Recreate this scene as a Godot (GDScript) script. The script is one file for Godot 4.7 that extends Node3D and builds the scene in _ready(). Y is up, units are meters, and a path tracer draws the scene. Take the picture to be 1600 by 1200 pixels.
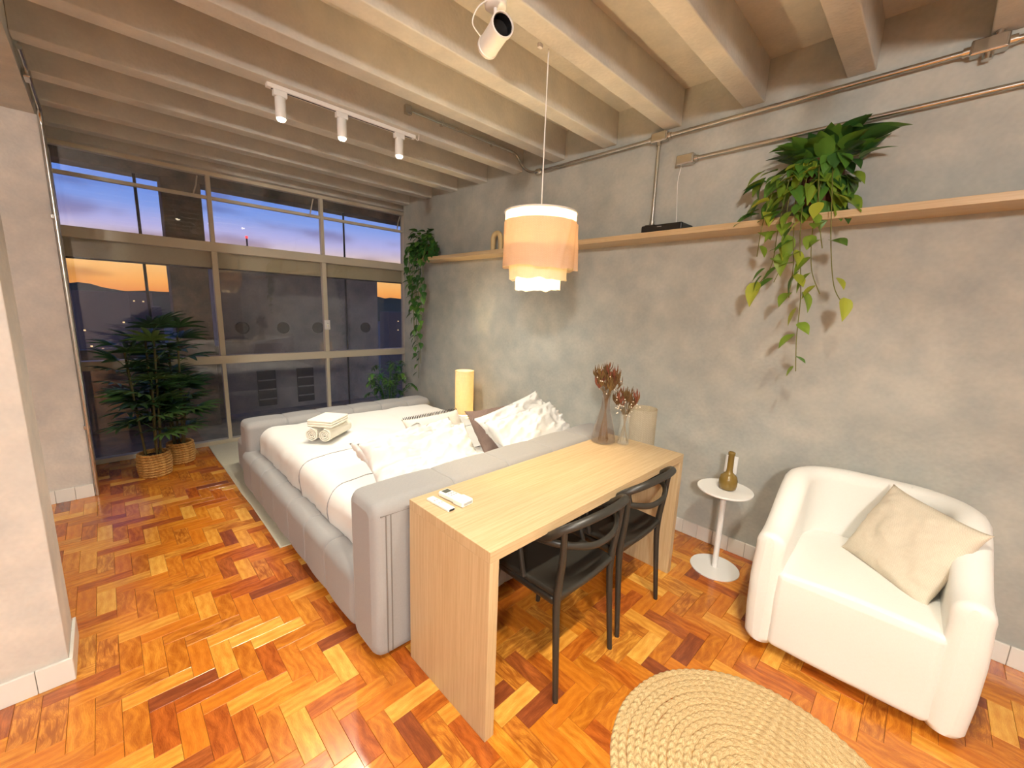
extends Node3D
# A studio bedroom at dusk: upholstered bed, oak desk with two dark chairs, white tub armchair, herringbone parquet.
# Units are metres, y is up; +x points to the grey wall with the shelf, -z to the window.

var rng := RandomNumberGenerator.new()
var taken := {}
var M := {}          # materials by name
var NZ := FastNoiseLite.new()

# ---------------------------------------------------------------- mesh builder
class MB:
	var v := PackedVector3Array()
	var n := PackedVector3Array()
	var uv := PackedVector2Array()
	var ix := PackedInt32Array()

	func face(a: Vector3, b: Vector3, c: Vector3, d: Vector3, nn: Vector3, s := Vector2(1, 1), o := Vector2.ZERO) -> void:
		var k := v.size()
		for p in [a, b, c, d]:
			v.append(p)
			n.append(nn)
		uv.append_array([o, o + Vector2(s.x, 0), o + s, o + Vector2(0, s.y)])
		ix.append_array([k, k + 1, k + 2, k, k + 2, k + 3])

	# a plain box; texture u runs along the longest side, in metres
	func box(c: Vector3, s: Vector3, b := Basis()) -> void:
		rbox(c, s, 0.0, 1, b)

	func rbox(c: Vector3, s: Vector3, r := 0.004, seg := 1, b := Basis(), sub := 0, deform = null) -> void:
		var h := s * 0.5
		r = minf(r, minf(h.x, minf(h.y, h.z)) * 0.999)
		var lines := []
		for a in 3:
			var l := PackedFloat32Array()
			l.append(-h[a])
			if r > 0.0:
				for i in range(1, seg + 1):
					l.append(-h[a] + r * i / seg)
			var inner := 2.0 * (h[a] - r)
			var m := sub
			if sub < 0:
				m = int(maxf(1.0, inner / (-sub * 0.001)))
			for i in range(1, m):
				l.append(-h[a] + r + inner * i / m)
			if r > 0.0:
				for i in range(seg, 0, -1):
					l.append(h[a] - r * i / seg)
			l.append(h[a])
			lines.append(l)
		var longest: int = s.max_axis_index()
		var first := v.size()
		for a in 3:
			for sgn in [-1.0, 1.0]:
				var p := (a + 1) % 3
				var q := (a + 2) % 3
				if q == longest:
					var t := p
					p = q
					q = t
				var lp: PackedFloat32Array = lines[p]
				var lq: PackedFloat32Array = lines[q]
				var k := v.size()
				for i in lp.size():
					for j in lq.size():
						var pt := Vector3.ZERO
						pt[a] = sgn * h[a]
						pt[p] = lp[i]
						pt[q] = lq[j]
						var nn := Vector3.ZERO
						nn[a] = sgn
						var w := pt
						if r > 0.0:
							var inr := pt.clamp(-(h - Vector3.ONE * r), h - Vector3.ONE * r)
							nn = (pt - inr).normalized()
							w = inr + nn * r
						v.append(w)
						n.append(nn)
						uv.append(Vector2(lp[i] + h[p], lq[j] + h[q]))
				for i in lp.size() - 1:
					for j in lq.size() - 1:
						var e := k + i * lq.size() + j
						var g := e + lq.size()
						ix.append_array([e, g, g + 1, e, g + 1, e + 1])
		if deform != null:
			for i in range(first, v.size()):
				v[i] = deform.call(v[i], n[i])
			weld(first)
		for i in range(first, v.size()):
			v[i] = c + b * v[i]
			n[i] = b * n[i]

	# smooth normals over vertices that share a place, outward kept from the old normals
	func weld(first := 0) -> void:
		var acc := {}
		var keys := []
		for i in range(first, v.size()):
			keys.append(v[i].snapped(Vector3.ONE * 0.00005))
		for t in range(0, ix.size(), 3):
			var a := ix[t]
			if a < first:
				continue
			var b := ix[t + 1]
			var c := ix[t + 2]
			var g := (v[b] - v[a]).cross(v[c] - v[a])
			if g.dot(n[a] + n[b] + n[c]) < 0.0:
				g = -g
			for i in [a, b, c]:
				var k = keys[i - first]
				acc[k] = acc.get(k, Vector3.ZERO) + g
		for i in range(first, v.size()):
			var g: Vector3 = acc.get(keys[i - first], n[i])
			if g.length() > 1e-12:
				n[i] = g.normalized()

	# smooth grid of points; rows[i][j]; closed shapes get outward normals
	func grid(rows: Array, wrap_i := false, wrap_j := false, outward := true, us := 1.0, vs := 1.0) -> void:
		var ni := rows.size()
		var nj: int = rows[0].size()
		var k := v.size()
		var mi := ni + (1 if wrap_i else 0)
		var mj := nj + (1 if wrap_j else 0)
		var mid := Vector3.ZERO
		for r in rows:
			for p in r:
				mid += p
		mid /= ni * nj
		var tot := 0.0
		for i in mi:
			for j in mj:
				var a := i % ni
				var b := j % nj
				var p: Vector3 = rows[a][b]
				var i0 := (a - 1 + ni) % ni if wrap_i else maxi(a - 1, 0)
				var i1 := (a + 1) % ni if wrap_i else mini(a + 1, ni - 1)
				var j0 := (b - 1 + nj) % nj if wrap_j else maxi(b - 1, 0)
				var j1 := (b + 1) % nj if wrap_j else mini(b + 1, nj - 1)
				var du: Vector3 = rows[i1][b] - rows[i0][b]
				var dv: Vector3 = rows[a][j1] - rows[a][j0]
				var g := du.cross(dv)
				if g.length() < 1e-10:
					# a pole: borrow from the neighbouring row
					var a2: int = 1 if a == 0 else ni - 2
					g = (rows[i1][b] - rows[i0][b]).cross(rows[clampi(a2, 0, ni - 1)][j1] - rows[clampi(a2, 0, ni - 1)][j0])
				g = g.normalized() if g.length() > 1e-14 else Vector3.UP
				tot += g.dot(p - mid)
				v.append(p)
				n.append(g)
				uv.append(Vector2(us * i / (mi - 1), vs * j / (mj - 1)))
		if outward and tot < 0.0:
			for i in range(k, v.size()):
				n[i] = -n[i]
		for i in mi - 1:
			for j in mj - 1:
				var e := k + i * mj + j
				ix.append_array([e, e + mj, e + mj + 1, e, e + mj + 1, e + 1])

	func fan(ring: Array, nn: Vector3) -> void:
		var k := v.size()
		var mid := Vector3.ZERO
		for p in ring:
			mid += p
		mid /= ring.size()
		v.append(mid)
		n.append(nn)
		uv.append(Vector2(0.5, 0.5))
		for p in ring:
			v.append(p)
			n.append(nn)
			uv.append(Vector2(0.5 + (p - mid).x, 0.5 + (p - mid).z))
		for i in ring.size():
			ix.append_array([k, k + 1 + i, k + 1 + (i + 1) % ring.size()])

	# a round bar along points; r is one radius or one for each point
	func tube(pts: Array, r, sides := 8, caps := true, closed := false, squash := 1.0) -> void:
		var rows := []
		var up := Vector3.UP
		var count := pts.size()
		var t0: Vector3 = (pts[1] - pts[0]).normalized()
		var side := t0.cross(Vector3.UP)
		if side.length() < 0.05:
			side = t0.cross(Vector3.RIGHT)
		side = side.normalized()
		for i in count:
			var t: Vector3
			if closed:
				t = (pts[(i + 1) % count] - pts[(i - 1 + count) % count]).normalized()
			else:
				t = (pts[mini(i + 1, count - 1)] - pts[maxi(i - 1, 0)]).normalized()
			side = (side - t * side.dot(t)).normalized()
			up = side.cross(t)
			var rr: float = r if (r is float or r is int) else r[i]
			var ring := []
			for j in sides:
				var a := TAU * j / sides
				ring.append(pts[i] + (side * cos(a) + up * sin(a) * squash) * rr)
			rows.append(ring)
		var length := 0.0
		for i in count - 1:
			length += pts[i].distance_to(pts[i + 1])
		grid(rows, closed, true, false, length, 0.1)
		# outward normals for a bar, whatever its bend
		var k := v.size() - (count + (1 if closed else 0)) * (sides + 1)
		for i in count + (1 if closed else 0):
			for j in sides + 1:
				var q := k + i * (sides + 1) + j
				n[q] = n[q] if n[q].dot(v[q] - pts[i % count]) > 0.0 else -n[q]
		if caps and not closed:
			fan(rows[0], (pts[0] - pts[1]).normalized())
			fan(rows[count - 1], (pts[count - 1] - pts[count - 2]).normalized())

	# profile of Vector2(radius, height), spun round y at c
	func lathe(profile: Array, sides := 24, c := Vector3.ZERO, b := Basis()) -> void:
		for s in profile.size() - 1:
			var p: Vector2 = profile[s]
			var q: Vector2 = profile[s + 1]
			var k := v.size()
			var smooth_p := _lathe_n(profile, s, s)
			var smooth_q := _lathe_n(profile, s + 1, s)
			for j in sides + 1:
				var a := TAU * j / sides
				var d := Vector3(cos(a), 0, sin(a))
				v.append(c + b * (d * p.x + Vector3.UP * p.y))
				v.append(c + b * (d * q.x + Vector3.UP * q.y))
				n.append(b * (d * smooth_p.x + Vector3.UP * smooth_p.y).normalized())
				n.append(b * (d * smooth_q.x + Vector3.UP * smooth_q.y).normalized())
				uv.append(Vector2(float(j) / sides, p.y))
				uv.append(Vector2(float(j) / sides, q.y))
			for j in sides:
				var e := k + j * 2
				ix.append_array([e, e + 1, e + 3, e, e + 3, e + 2])

	func _seg_n(profile: Array, s: int) -> Vector2:
		var d: Vector2 = profile[s + 1] - profile[s]
		return Vector2(d.y, -d.x).normalized()

	func _lathe_n(profile: Array, at: int, s: int) -> Vector2:
		var m := _seg_n(profile, s)
		var o := at - 1 if at == s else at
		if o < 0 or o >= profile.size() - 1:
			return m
		var w := _seg_n(profile, o)
		return (m + w).normalized() if m.dot(w) > 0.6 else m

	func mesh() -> ArrayMesh:
		for t in range(0, ix.size(), 3):
			var a := ix[t]
			var b := ix[t + 1]
			var c := ix[t + 2]
			var g := (v[c] - v[a]).cross(v[b] - v[a])
			if g.dot(n[a] + n[b] + n[c]) < 0.0:
				ix[t + 1] = c
				ix[t + 2] = b
		var arr := []
		arr.resize(Mesh.ARRAY_MAX)
		arr[Mesh.ARRAY_VERTEX] = v
		arr[Mesh.ARRAY_NORMAL] = n
		arr[Mesh.ARRAY_TEX_UV] = uv
		arr[Mesh.ARRAY_INDEX] = ix
		var m := ArrayMesh.new()
		m.add_surface_from_arrays(Mesh.PRIMITIVE_TRIANGLES, arr)
		return m


# ---------------------------------------------------------------- scene helpers
func numbered(called: String) -> String:
	var k: int = taken.get(called, 0)
	taken[called] = k + 1
	return called if k == 0 else "%s_%03d" % [called, k]

func obj(called: String, mb, m: Material, parent: Node3D = null, at := Vector3.ZERO) -> MeshInstance3D:
	var o := MeshInstance3D.new()
	o.mesh = mb if mb is Mesh else mb.mesh()
	o.material_override = m
	o.position = at
	if parent == null:
		o.name = numbered(called)
		add_child(o)
	else:
		o.name = called
		parent.add_child(o, true)
	return o

func thing(called: String, label: String, category: String, at := Vector3.ZERO, turn := 0.0, group := "") -> Node3D:
	var o := Node3D.new()
	o.name = numbered(called)
	add_child(o)
	o.position = at
	o.rotation.y = turn
	tag(o, label, category, group)
	return o

func tag(o: Node, label: String, category: String, group := "") -> Node:
	o.set_meta("label", label)
	o.set_meta("category", category)
	if group:
		o.set_meta("group", group)
	return o

func setting(called: String) -> Node3D:
	var o := Node3D.new()
	o.name = numbered(called)
	o.set_meta("kind", "structure")
	add_child(o)
	return o

func dup(o: Node3D, called: String, at: Vector3, label: String) -> Node3D:
	var c: Node3D = o.duplicate()
	c.name = numbered(called)
	add_child(c)
	c.position = at
	c.set_meta("label", label)
	return c

func boxm(c: Vector3, s: Vector3, r := 0.0, b := Basis()) -> MB:
	var m := MB.new()
	m.rbox(c, s, r, 1, b)
	return m

func span(x0: float, x1: float, y0: float, y1: float, z0: float, z1: float, r := 0.0) -> MB:
	return boxm(Vector3(x0 + x1, y0 + y1, z0 + z1) * 0.5, Vector3(absf(x1 - x0), absf(y1 - y0), absf(z1 - z0)), r)

func arc(c: Vector3, a: Vector3, b: Vector3, from: float, to: float, count: int) -> Array:
	var out := []
	for i in count + 1:
		var t := lerpf(from, to, float(i) / count)
		out.append(c + a * cos(t) + b * sin(t))
	return out

func curve(pts: Array, per := 6) -> Array:
	# Catmull-Rom through the points
	var out := []
	for i in pts.size() - 1:
		var p0: Vector3 = pts[maxi(i - 1, 0)]
		var p1: Vector3 = pts[i]
		var p2: Vector3 = pts[i + 1]
		var p3: Vector3 = pts[mini(i + 2, pts.size() - 1)]
		for k in per:
			out.append(p1.cubic_interpolate(p2, p0, p3, float(k) / per))
	out.append(pts[pts.size() - 1])
	return out

# ---------------------------------------------------------------- textures and materials
func mat(called: String, c: Color, rough := 0.7, metal := 0.0, tex: Texture2D = null) -> StandardMaterial3D:
	var m := StandardMaterial3D.new()
	m.resource_name = called
	m.albedo_color = c
	m.roughness = rough
	m.metallic = metal
	if tex:
		m.albedo_texture = tex
	M[called] = m
	return m

func rgb(r: int, g: int, b: int) -> Color:
	return Color(r / 255.0, g / 255.0, b / 255.0)

func paint(w: int, h: int, f: Callable) -> ImageTexture:
	var d := PackedByteArray()
	d.resize(w * h * 3)
	var k := 0
	for y in h:
		for x in w:
			var c: Color = f.call(x, y)
			d[k] = clampi(int(c.r * 255.0), 0, 255)
			d[k + 1] = clampi(int(c.g * 255.0), 0, 255)
			d[k + 2] = clampi(int(c.b * 255.0), 0, 255)
			k += 3
	return ImageTexture.create_from_image(Image.create_from_data(w, h, false, Image.FORMAT_RGB8, d))

func noise(sd: int, freq: float, octaves := 3, kind := FastNoiseLite.TYPE_SIMPLEX_SMOOTH) -> FastNoiseLite:
	var z := FastNoiseLite.new()
	z.seed = sd
	z.frequency = freq
	z.noise_type = kind
	z.fractal_octaves = octaves
	return z

func seamless(sd: int, freq: float, octaves: int, size := 512) -> PackedByteArray:
	return noise(sd, freq, octaves).get_seamless_image(size, size).get_data()

func plaster(called: String, base: Color, spread: float, sd: int, scale: float, rough := 0.85) -> StandardMaterial3D:
	# trowelled cement: broad clouds, trowel blotches and fine grain
	var a := seamless(sd, 0.006, 3)
	var b := seamless(sd + 1, 0.022, 4)
	var c := seamless(sd + 2, 0.16, 2)
	var t := paint(512, 512, func(x, y):
		var k: int = y * 512 + x
		var g := (a[k] / 255.0 - 0.5) * 1.0 + (b[k] / 255.0 - 0.5) * 0.8 + (c[k] / 255.0 - 0.5) * 0.35
		var s := 1.0 + g * spread
		var warm := (b[k] / 255.0 - 0.5) * spread * 0.25
		return Color(base.r * (s + warm), base.g * s, base.b * (s - warm)))
	var m := mat(called, Color.WHITE, rough, 0.0, t)
	m.uv1_triplanar = true
	m.uv1_world_triplanar = true
	m.uv1_scale = Vector3.ONE * scale
	var hm := paint(512, 512, func(x, y):
		var k: int = y * 512 + x
		var g := b[k] / 255.0 * 0.7 + c[k] / 255.0 * 0.3
		return Color(g, g, g))
	m.heightmap_enabled = true
	m.heightmap_texture = hm
	m.heightmap_scale = 0.35
	return m

func weave(called: String, c1: Color, c2: Color, repeat: float, relief: float, rough := 0.95) -> StandardMaterial3D:
	var z := noise(91, 0.09, 2)
	var f := func(x, y):
		var over: bool = ((x / 4) + (y / 4)) % 2 == 0
		var t: float = absf(sin(PI * (x if over else y) / 4.0))
		return t * 0.6 + 0.4 * (z.get_noise_2d(x * (0.25 if over else 1.5), y * (1.5 if over else 0.25)) * 0.5 + 0.5)
	var t := paint(128, 128, func(x, y): return c1.lerp(c2, f.call(x, y)))
	var m := mat(called, Color.WHITE, rough, 0.0, t)
	m.uv1_triplanar = true
	m.uv1_scale = Vector3.ONE * repeat
	var hm := paint(128, 128, func(x, y):
		var g: float = f.call(x, y)
		return Color(g, g, g))
	m.heightmap_enabled = true
	m.heightmap_texture = hm
	m.heightmap_scale = relief
	return m

func wood_tex(sd: int, light: Color, dark: Color, figure: float, streak: float) -> ImageTexture:
	var za := noise(sd, 1.0, 3)
	var zb := noise(sd + 40, 1.0, 2)
	var zc := noise(sd + 80, 1.0, 2)
	return paint(240, 80, func(x, y):
		var u: float = x / 240.0 * 3.0
		var w: float = y / 80.0
		var bend := zb.get_noise_2d(u * 0.35, w * 0.6) * figure * 0.6
		var rings := sin((w * 3.2 + bend * 1.5) * 4.0)
		var fine := zc.get_noise_2d(u * 1.4 + bend, w * 38.0 + bend * 10.0)
		var hair := zc.get_noise_2d(u * 5.0 + 50.0, w * 90.0)
		var blot := za.get_noise_2d(u * 0.5 + 9.0, w * 1.1)
		var g := clampf(0.45 + rings * 0.17 + fine * 0.45 + hair * 0.20 + blot * 0.40, 0.0, 1.0)
		var c := light.lerp(dark, g * 0.8)
		if streak > 0.0:
			var s := smoothstep(0.12, 0.45, zb.get_noise_2d(u * 0.4 + 20.0, w * 5.0 + bend * 0.3))
			c = c.lerp(dark, s * streak)
		return c)

func materials() -> void:
	plaster("grey_cement", rgb(174, 175, 168), 0.12, 5, 0.42)
	plaster("concrete", rgb(198, 195, 187), 0.09, 21, 0.5, 0.9)
	plaster("pale_plaster", rgb(206, 200, 192), 0.10, 33, 0.5)
	plaster("outdoor_concrete", rgb(120, 110, 98), 0.35, 47, 0.4)
	plaster("rendered_wall", rgb(138, 136, 132), 0.2, 53, 0.3)
	mat("white_paint", rgb(236, 233, 226), 0.45)
	mat("white_tile", rgb(226, 223, 216), 0.25)
	mat("white_metal", rgb(236, 235, 232), 0.35)
	mat("frame_paint", rgb(205, 196, 176), 0.4)
	mat("steel", rgb(214, 212, 206), 0.2, 1.0)
	mat("zinc", rgb(202, 200, 194), 0.25, 1.0)
	mat("black_plastic", rgb(22, 22, 24), 0.35)
	mat("chair_plastic", rgb(46, 43, 38), 0.42)
	mat("dark_bar", rgb(40, 38, 42), 0.6)
	mat("soil", rgb(45, 34, 26), 0.95)
	mat("terracotta", rgb(98, 52, 34), 0.8)
	mat("grout", rgb(70, 42, 18), 0.9)
	mat("cream_ceramic", rgb(214, 190, 140), 0.55)
	mat("olive_glaze", rgb(128, 104, 50), 0.25)
	mat("white_remote", rgb(232, 230, 222), 0.4)
	mat("remote_screen", rgb(96, 100, 92), 0.2)
	mat("grey_button", rgb(168, 168, 166), 0.6)
	mat("tassel", rgb(62, 52, 50), 0.9)
	mat("seam_thread", rgb(140, 138, 140), 0.9)
	mat("seam_grey", rgb(118, 112, 108), 0.9)
	mat("hill", rgb(84, 92, 66), 1.0)
	mat("far_city", rgb(112, 106, 98), 1.0)
	mat("blossom", rgb(244, 232, 214), 0.8)
	mat("dry_stem", rgb(120, 92, 48), 0.9)
	mat("dry_head", rgb(104, 74, 40), 0.95)
	mat("dry_head_red", rgb(128, 70, 48), 0.95)
	weave("bed_fabric", rgb(136, 135, 135), rgb(162, 160, 159), 14.0, 0.02)
	M.bed_fabric.rim_enabled = true
	M.bed_fabric.rim = 0.3
	weave("white_cotton", rgb(222, 221, 218), rgb(236, 235, 232), 20.0, 0.006)
	weave("towel_cloth", rgb(232, 226, 208), rgb(250, 246, 234), 30.0, 0.06)
	weave("armchair_cloth", rgb(224, 222, 215), rgb(238, 237, 232), 16.0, 0.02)
	M.armchair_cloth.rim_enabled = true
	M.armchair_cloth.rim = 0.3
	weave("linen_beige", rgb(196, 184, 162), rgb(226, 216, 198), 7.0, 0.06)
	weave("cushion_stripe", rgb(214, 204, 190), rgb(240, 232, 218), 8.0, 0.05)
	weave("mauve_cloth", rgb(112, 92, 84), rgb(150, 128, 118), 9.0, 0.05)
	weave("blind_cloth", rgb(150, 140, 112), rgb(186, 176, 146), 9.0, 0.04)
	weave("shag", rgb(196, 190, 166), rgb(226, 221, 200), 5.0, 0.5)
	# lamp shades let light through
	weave("shade_linen", rgb(200, 188, 160), rgb(246, 240, 226), 4.5, 0.05)
	M.shade_linen.backlight_enabled = true
	M.shade_linen.backlight = rgb(255, 250, 236)
	weave("pendant_cloth", rgb(236, 228, 210), rgb(250, 246, 234), 6.0, 0.05)
	M.pendant_cloth.backlight_enabled = true
	M.pendant_cloth.backlight = rgb(255, 250, 236)
	weave("wrap_cloth", rgb(226, 204, 184), rgb(246, 232, 216), 6.0, 0.05)
	M.wrap_cloth.backlight_enabled = true
	M.wrap_cloth.backlight = rgb(255, 240, 222)
	# oak veneer of desk and shelf
	var zo := noise(300, 1.0, 3)
	var oak := paint(512, 256, func(x, y):
		var u: float = x / 512.0
		var w: float = y / 256.0
		var g := 0.5 + zo.get_noise_2d(u * 2.2, w * 42.0) * 0.55 + zo.get_noise_2d(u * 9.0 + 30.0, w * 150.0) * 0.35 + zo.get_noise_2d(u * 1.0 + 70.0, w * 6.0) * 0.25
		return rgb(204, 180, 142).lerp(rgb(184, 156, 116), clampf(g, 0.0, 1.0)))
	var om := mat("oak", Color.WHITE, 0.42, 0.0, oak)
	om.uv1_scale = Vector3(0.8, 2.0, 1)
	# jute
	var zj := noise(410, 0.05, 3)
	var jute := paint(256, 64, func(x, y):
		var g := 0.5 + zj.get_noise_2d(x * 1.0 + y * 5.0, y * 9.0) * 0.9 + zj.get_noise_2d(x * 7.0, y * 2.0 + 99.0) * 0.5
		return rgb(250, 230, 184).lerp(rgb(164, 124, 72), clampf(g, 0.0, 1.0)))
	var jm := mat("jute", Color.WHITE, 0.95, 0.0, jute)
	jm.uv1_scale = Vector3(3, 4, 1)
	jm.heightmap_enabled = true
	jm.heightmap_texture = jute
	jm.heightmap_scale = 0.25
	var bm := mat("basket_straw", rgb(250, 226, 184), 0.9, 0.0, jute)
	bm.uv1_scale = Vector3(2, 4, 1)
	# leaves
	for l in [["leaf_dark", rgb(48, 88, 36)], ["leaf_mid", rgb(80, 124, 44)], ["leaf_lime", rgb(118, 146, 46)], ["leaf_yellow", rgb(160, 170, 56)], ["palm_green", rgb(42, 76, 40)], ["palm_light", rgb(74, 108, 54)], ["ivy_green", rgb(44, 92, 34)]]:
		var lm := mat(l[0], l[1], 0.45)
		lm.backlight_enabled = true
		lm.backlight = Color(l[1]).lightened(0.2) * 0.5
	mat("vine", rgb(110, 112, 52), 0.8)
	mat("cane", rgb(88, 84, 50), 0.8)
	# glass
	var g := mat("pane_glass", Color(1, 1, 1, 0.02), 0.0)
	g.transparency = BaseMaterial3D.TRANSPARENCY_ALPHA
	g.metallic_specular = 0.5
	var sg := mat("smoked_glass", Color(0.45, 0.36, 0.30, 0.15), 0.03)
	sg.transparency = BaseMaterial3D.TRANSPARENCY_ALPHA
	var cg := mat("clear_glass", Color(0.9, 0.93, 0.9, 0.08), 0.02)
	cg.transparency = BaseMaterial3D.TRANSPARENCY_ALPHA
	# glowing lamps
	var e := mat("spot_glow", rgb(255, 244, 222), 0.5)
	e.emission_enabled = true
	e.emission = rgb(255, 238, 205)
	e.emission_energy_multiplier = 12.0
	var w := mat("warm_bulb", rgb(255, 220, 160), 0.5)
	w.emission_enabled = true
	w.emission = rgb(255, 214, 150)
	w.emission_energy_multiplier = 3.0
	var gl := mat("globe_glow", rgb(255, 250, 240), 0.5)
	gl.emission_enabled = true
	gl.emission = rgb(255, 244, 230)
	gl.emission_energy_multiplier = 2.0
	var c := mat("city_light", rgb(255, 214, 150), 0.5)
	c.emission_enabled = true
	c.emission = rgb(255, 214, 150)
	c.emission_energy_multiplier = 1.2
	var rl := mat("red_beacon_light", rgb(255, 60, 60), 0.5)
	rl.emission_enabled = true
	rl.emission = rgb(255, 70, 70)
	rl.emission_energy_multiplier = 2.0

# ---------------------------------------------------------------- light and camera

func camera_and_light() -> void:
	var cam := Camera3D.new()
	cam.name = "camera"
	cam.position = Vector3(0, 1.54, 0)
	cam.basis = (Basis(Vector3.UP, -0.781814) * Basis(Vector3.RIGHT, -0.179518) * Basis(Vector3.BACK, 0.037409))
	cam.fov = rad_to_deg(2.0 * atan(600.0 / 642.59))
	cam.near = 0.05
	cam.far = 4000.0
	add_child(cam)
	cam.current = true
	var env := Environment.new()
	env.background_mode = Environment.BG_SKY
	env.tonemap_mode = Environment.TONE_MAPPER_LINEAR
	env.tonemap_exposure = 1.0
	env.sdfgi_enabled = true
	env.ssao_enabled = true
	env.ssil_enabled = true
	var sky := Sky.new()
	var pm := PanoramaSkyMaterial.new()
	pm.panorama = dusk_sky()
	sky.sky_material = pm
	env.sky = sky
	var we := WorldEnvironment.new()
	we.name = "surroundings"
	we.environment = env
	add_child(we)

func dusk_sky() -> ImageTexture:
	# afterglow all round the horizon, lavender above it, blue overhead, thin bands of cloud
	var stops := [[-90.0, Color(0.05, 0.05, 0.07)], [-1.0, Color(0.10, 0.08, 0.09)], [0.0, Color(0.80, 0.24, 0.06)], [1.5, Color(1.0, 0.42, 0.10)], [4.5, Color(1.0, 0.66, 0.26)], [5.6, Color(0.74, 0.58, 0.62)], [7.0, Color(0.50, 0.48, 0.84)], [9.0, Color(0.24, 0.37, 0.86)], [12.0, Color(0.10, 0.25, 0.80)], [30.0, Color(0.04, 0.12, 0.46)], [90.0, Color(0.015, 0.04, 0.16)]]
	var z := noise(77, 1.0, 4)
	var im := Image.create(1024, 512, false, Image.FORMAT_RGBF)
	for y in 512:
		var el := 90.0 - (y + 0.5) / 512.0 * 180.0
		var c: Color = stops[0][1]
		for i in stops.size() - 1:
			if el >= stops[i][0] and el <= stops[i + 1][0]:
				c = stops[i][1].lerp(stops[i + 1][1], (el - stops[i][0]) / (stops[i + 1][0] - stops[i][0]))
		for x in 1024:
			var o := c
			if el > 0.0 and el < 30.0:
				var a := TAU * x / 1024.0
				var s := z.get_noise_3d(cos(a) * 5.0, el * 0.42, sin(a) * 5.0)
				var k := smoothstep(0.02, 0.42, s) * smoothstep(0.0, 2.0, el) * (1.0 - smoothstep(9.0, 22.0, el))
				o = c.lerp(Color(c.r * 0.55 + 0.02, c.g * 0.5, c.b * 0.52), k * 0.8)
			im.set_pixel(x, y, o)
	return ImageTexture.create_from_image(im)

func spot(parent: Node3D, at: Vector3, towards: Vector3, energy: float, angle: float, c: Color, size := 0.03) -> void:
	var l := SpotLight3D.new()
	l.name = "spot_light"
	parent.add_child(l, true)
	l.position = at
	var up := Vector3.UP if absf(towards.normalized().y) < 0.95 else Vector3.RIGHT
	l.basis = Basis.looking_at(towards.normalized(), up)
	l.light_energy = energy
	l.spot_angle = angle
	l.spot_angle_attenuation = 0.8
	l.spot_range = 14.0
	l.spot_attenuation = 2.0
	l.light_color = c
	l.light_size = size
	l.shadow_enabled = true

func omni(parent: Node3D, at: Vector3, energy: float, c: Color, size: float) -> void:
	var l := OmniLight3D.new()
	l.name = "lamp_light"
	parent.add_child(l, true)
	l.position = at
	l.light_energy = energy
	l.omni_range = 14.0
	l.omni_attenuation = 2.0
	l.light_color = c
	l.light_size = size
	l.shadow_enabled = true

# ---------------------------------------------------------------- the room
const WX := 2.84        # grey wall
const WZ := -5.2        # window plane
const BEAM := 2.765     # underside of the ceiling ribs

func room() -> void:
	var f := setting("floor")
	obj("subfloor", span(-4.0, 3.1, -0.2, -0.006, -5.35, 3.5), M.grout, f)
	parquet(f)
	var c := setting("ceiling")
	obj("slab", span(-4.0, 3.1, 2.985, 3.2, -5.35, 3.5), M.concrete, c)
	obj("edge_beam", span(-4.0, -0.19, 2.69, 2.985, -5.3, 3.5), M.concrete, c)
	for k in range(-7, 10):
		var z := -0.395 - 0.486 * k
		obj("rib", span(-0.19, WX, BEAM, 2.99, z - 0.115, z, 0.006), M.concrete, c)
	obj("lintel", span(-0.19, 3.1, 2.75, 2.99, -5.34, -5.1), M.concrete, c)
	var r := setting("wall_right")
	obj("cement_face", span(WX, 3.1, 0, 2.99, -4.92, 3.5), M.grey_cement, r)
	obj("reveal", span(3.03, 3.1, 0, 2.99, -5.34, -4.92), M.grey_cement, r)
	var b := setting("wall_back")
	obj("cement_face", span(-4.0, -0.18, 0, 2.69, -5.3, -4.36, 0.004), M.pale_plaster, b)
	var l := setting("wall_left")
	obj("pillar", span(-0.62, -0.235, 0, 2.69, -2.50, -2.23, 0.004), M.pale_plaster, l)
	obj("partition", span(-4.15, -4.0, -0.2, 3.2, -5.3, 3.6), M.pale_plaster, l)
	var fr := setting("wall_front")
	obj("partition", span(-4.0, 3.1, -0.2, 3.2, 3.5, 3.65), M.pale_plaster, fr)
	# tiled baseboards
	var tile := boxm(Vector3.ZERO, Vector3(0.012, 0.1, 0.1), 0.0025).mesh()
	var tile_z := boxm(Vector3.ZERO, Vector3(0.1, 0.1, 0.012), 0.0025).mesh()
	var br := setting("baseboard_right")
	for i in 60:
		var z := -4.86 + i * 0.1015
		if z < 1.3:
			obj("tile", tile, M.white_tile, br, Vector3(WX - 0.006, 0.05, z))
	var bb := setting("baseboard_back")
	for i in 6:
		obj("tile", tile_z, M.white_tile, bb, Vector3(-0.232 - i * 0.1015, 0.05, -4.354))
	var bl := setting("baseboard_left")
	for i in 4:
		obj("tile", tile_z, M.white_tile, bl, Vector3(-0.274 - i * 0.1015, 0.05, -2.224))
	for i in 3:
		obj("tile", tile, M.white_tile, bl, Vector3(-0.229, 0.05, -2.27 - i * 0.1))

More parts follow.
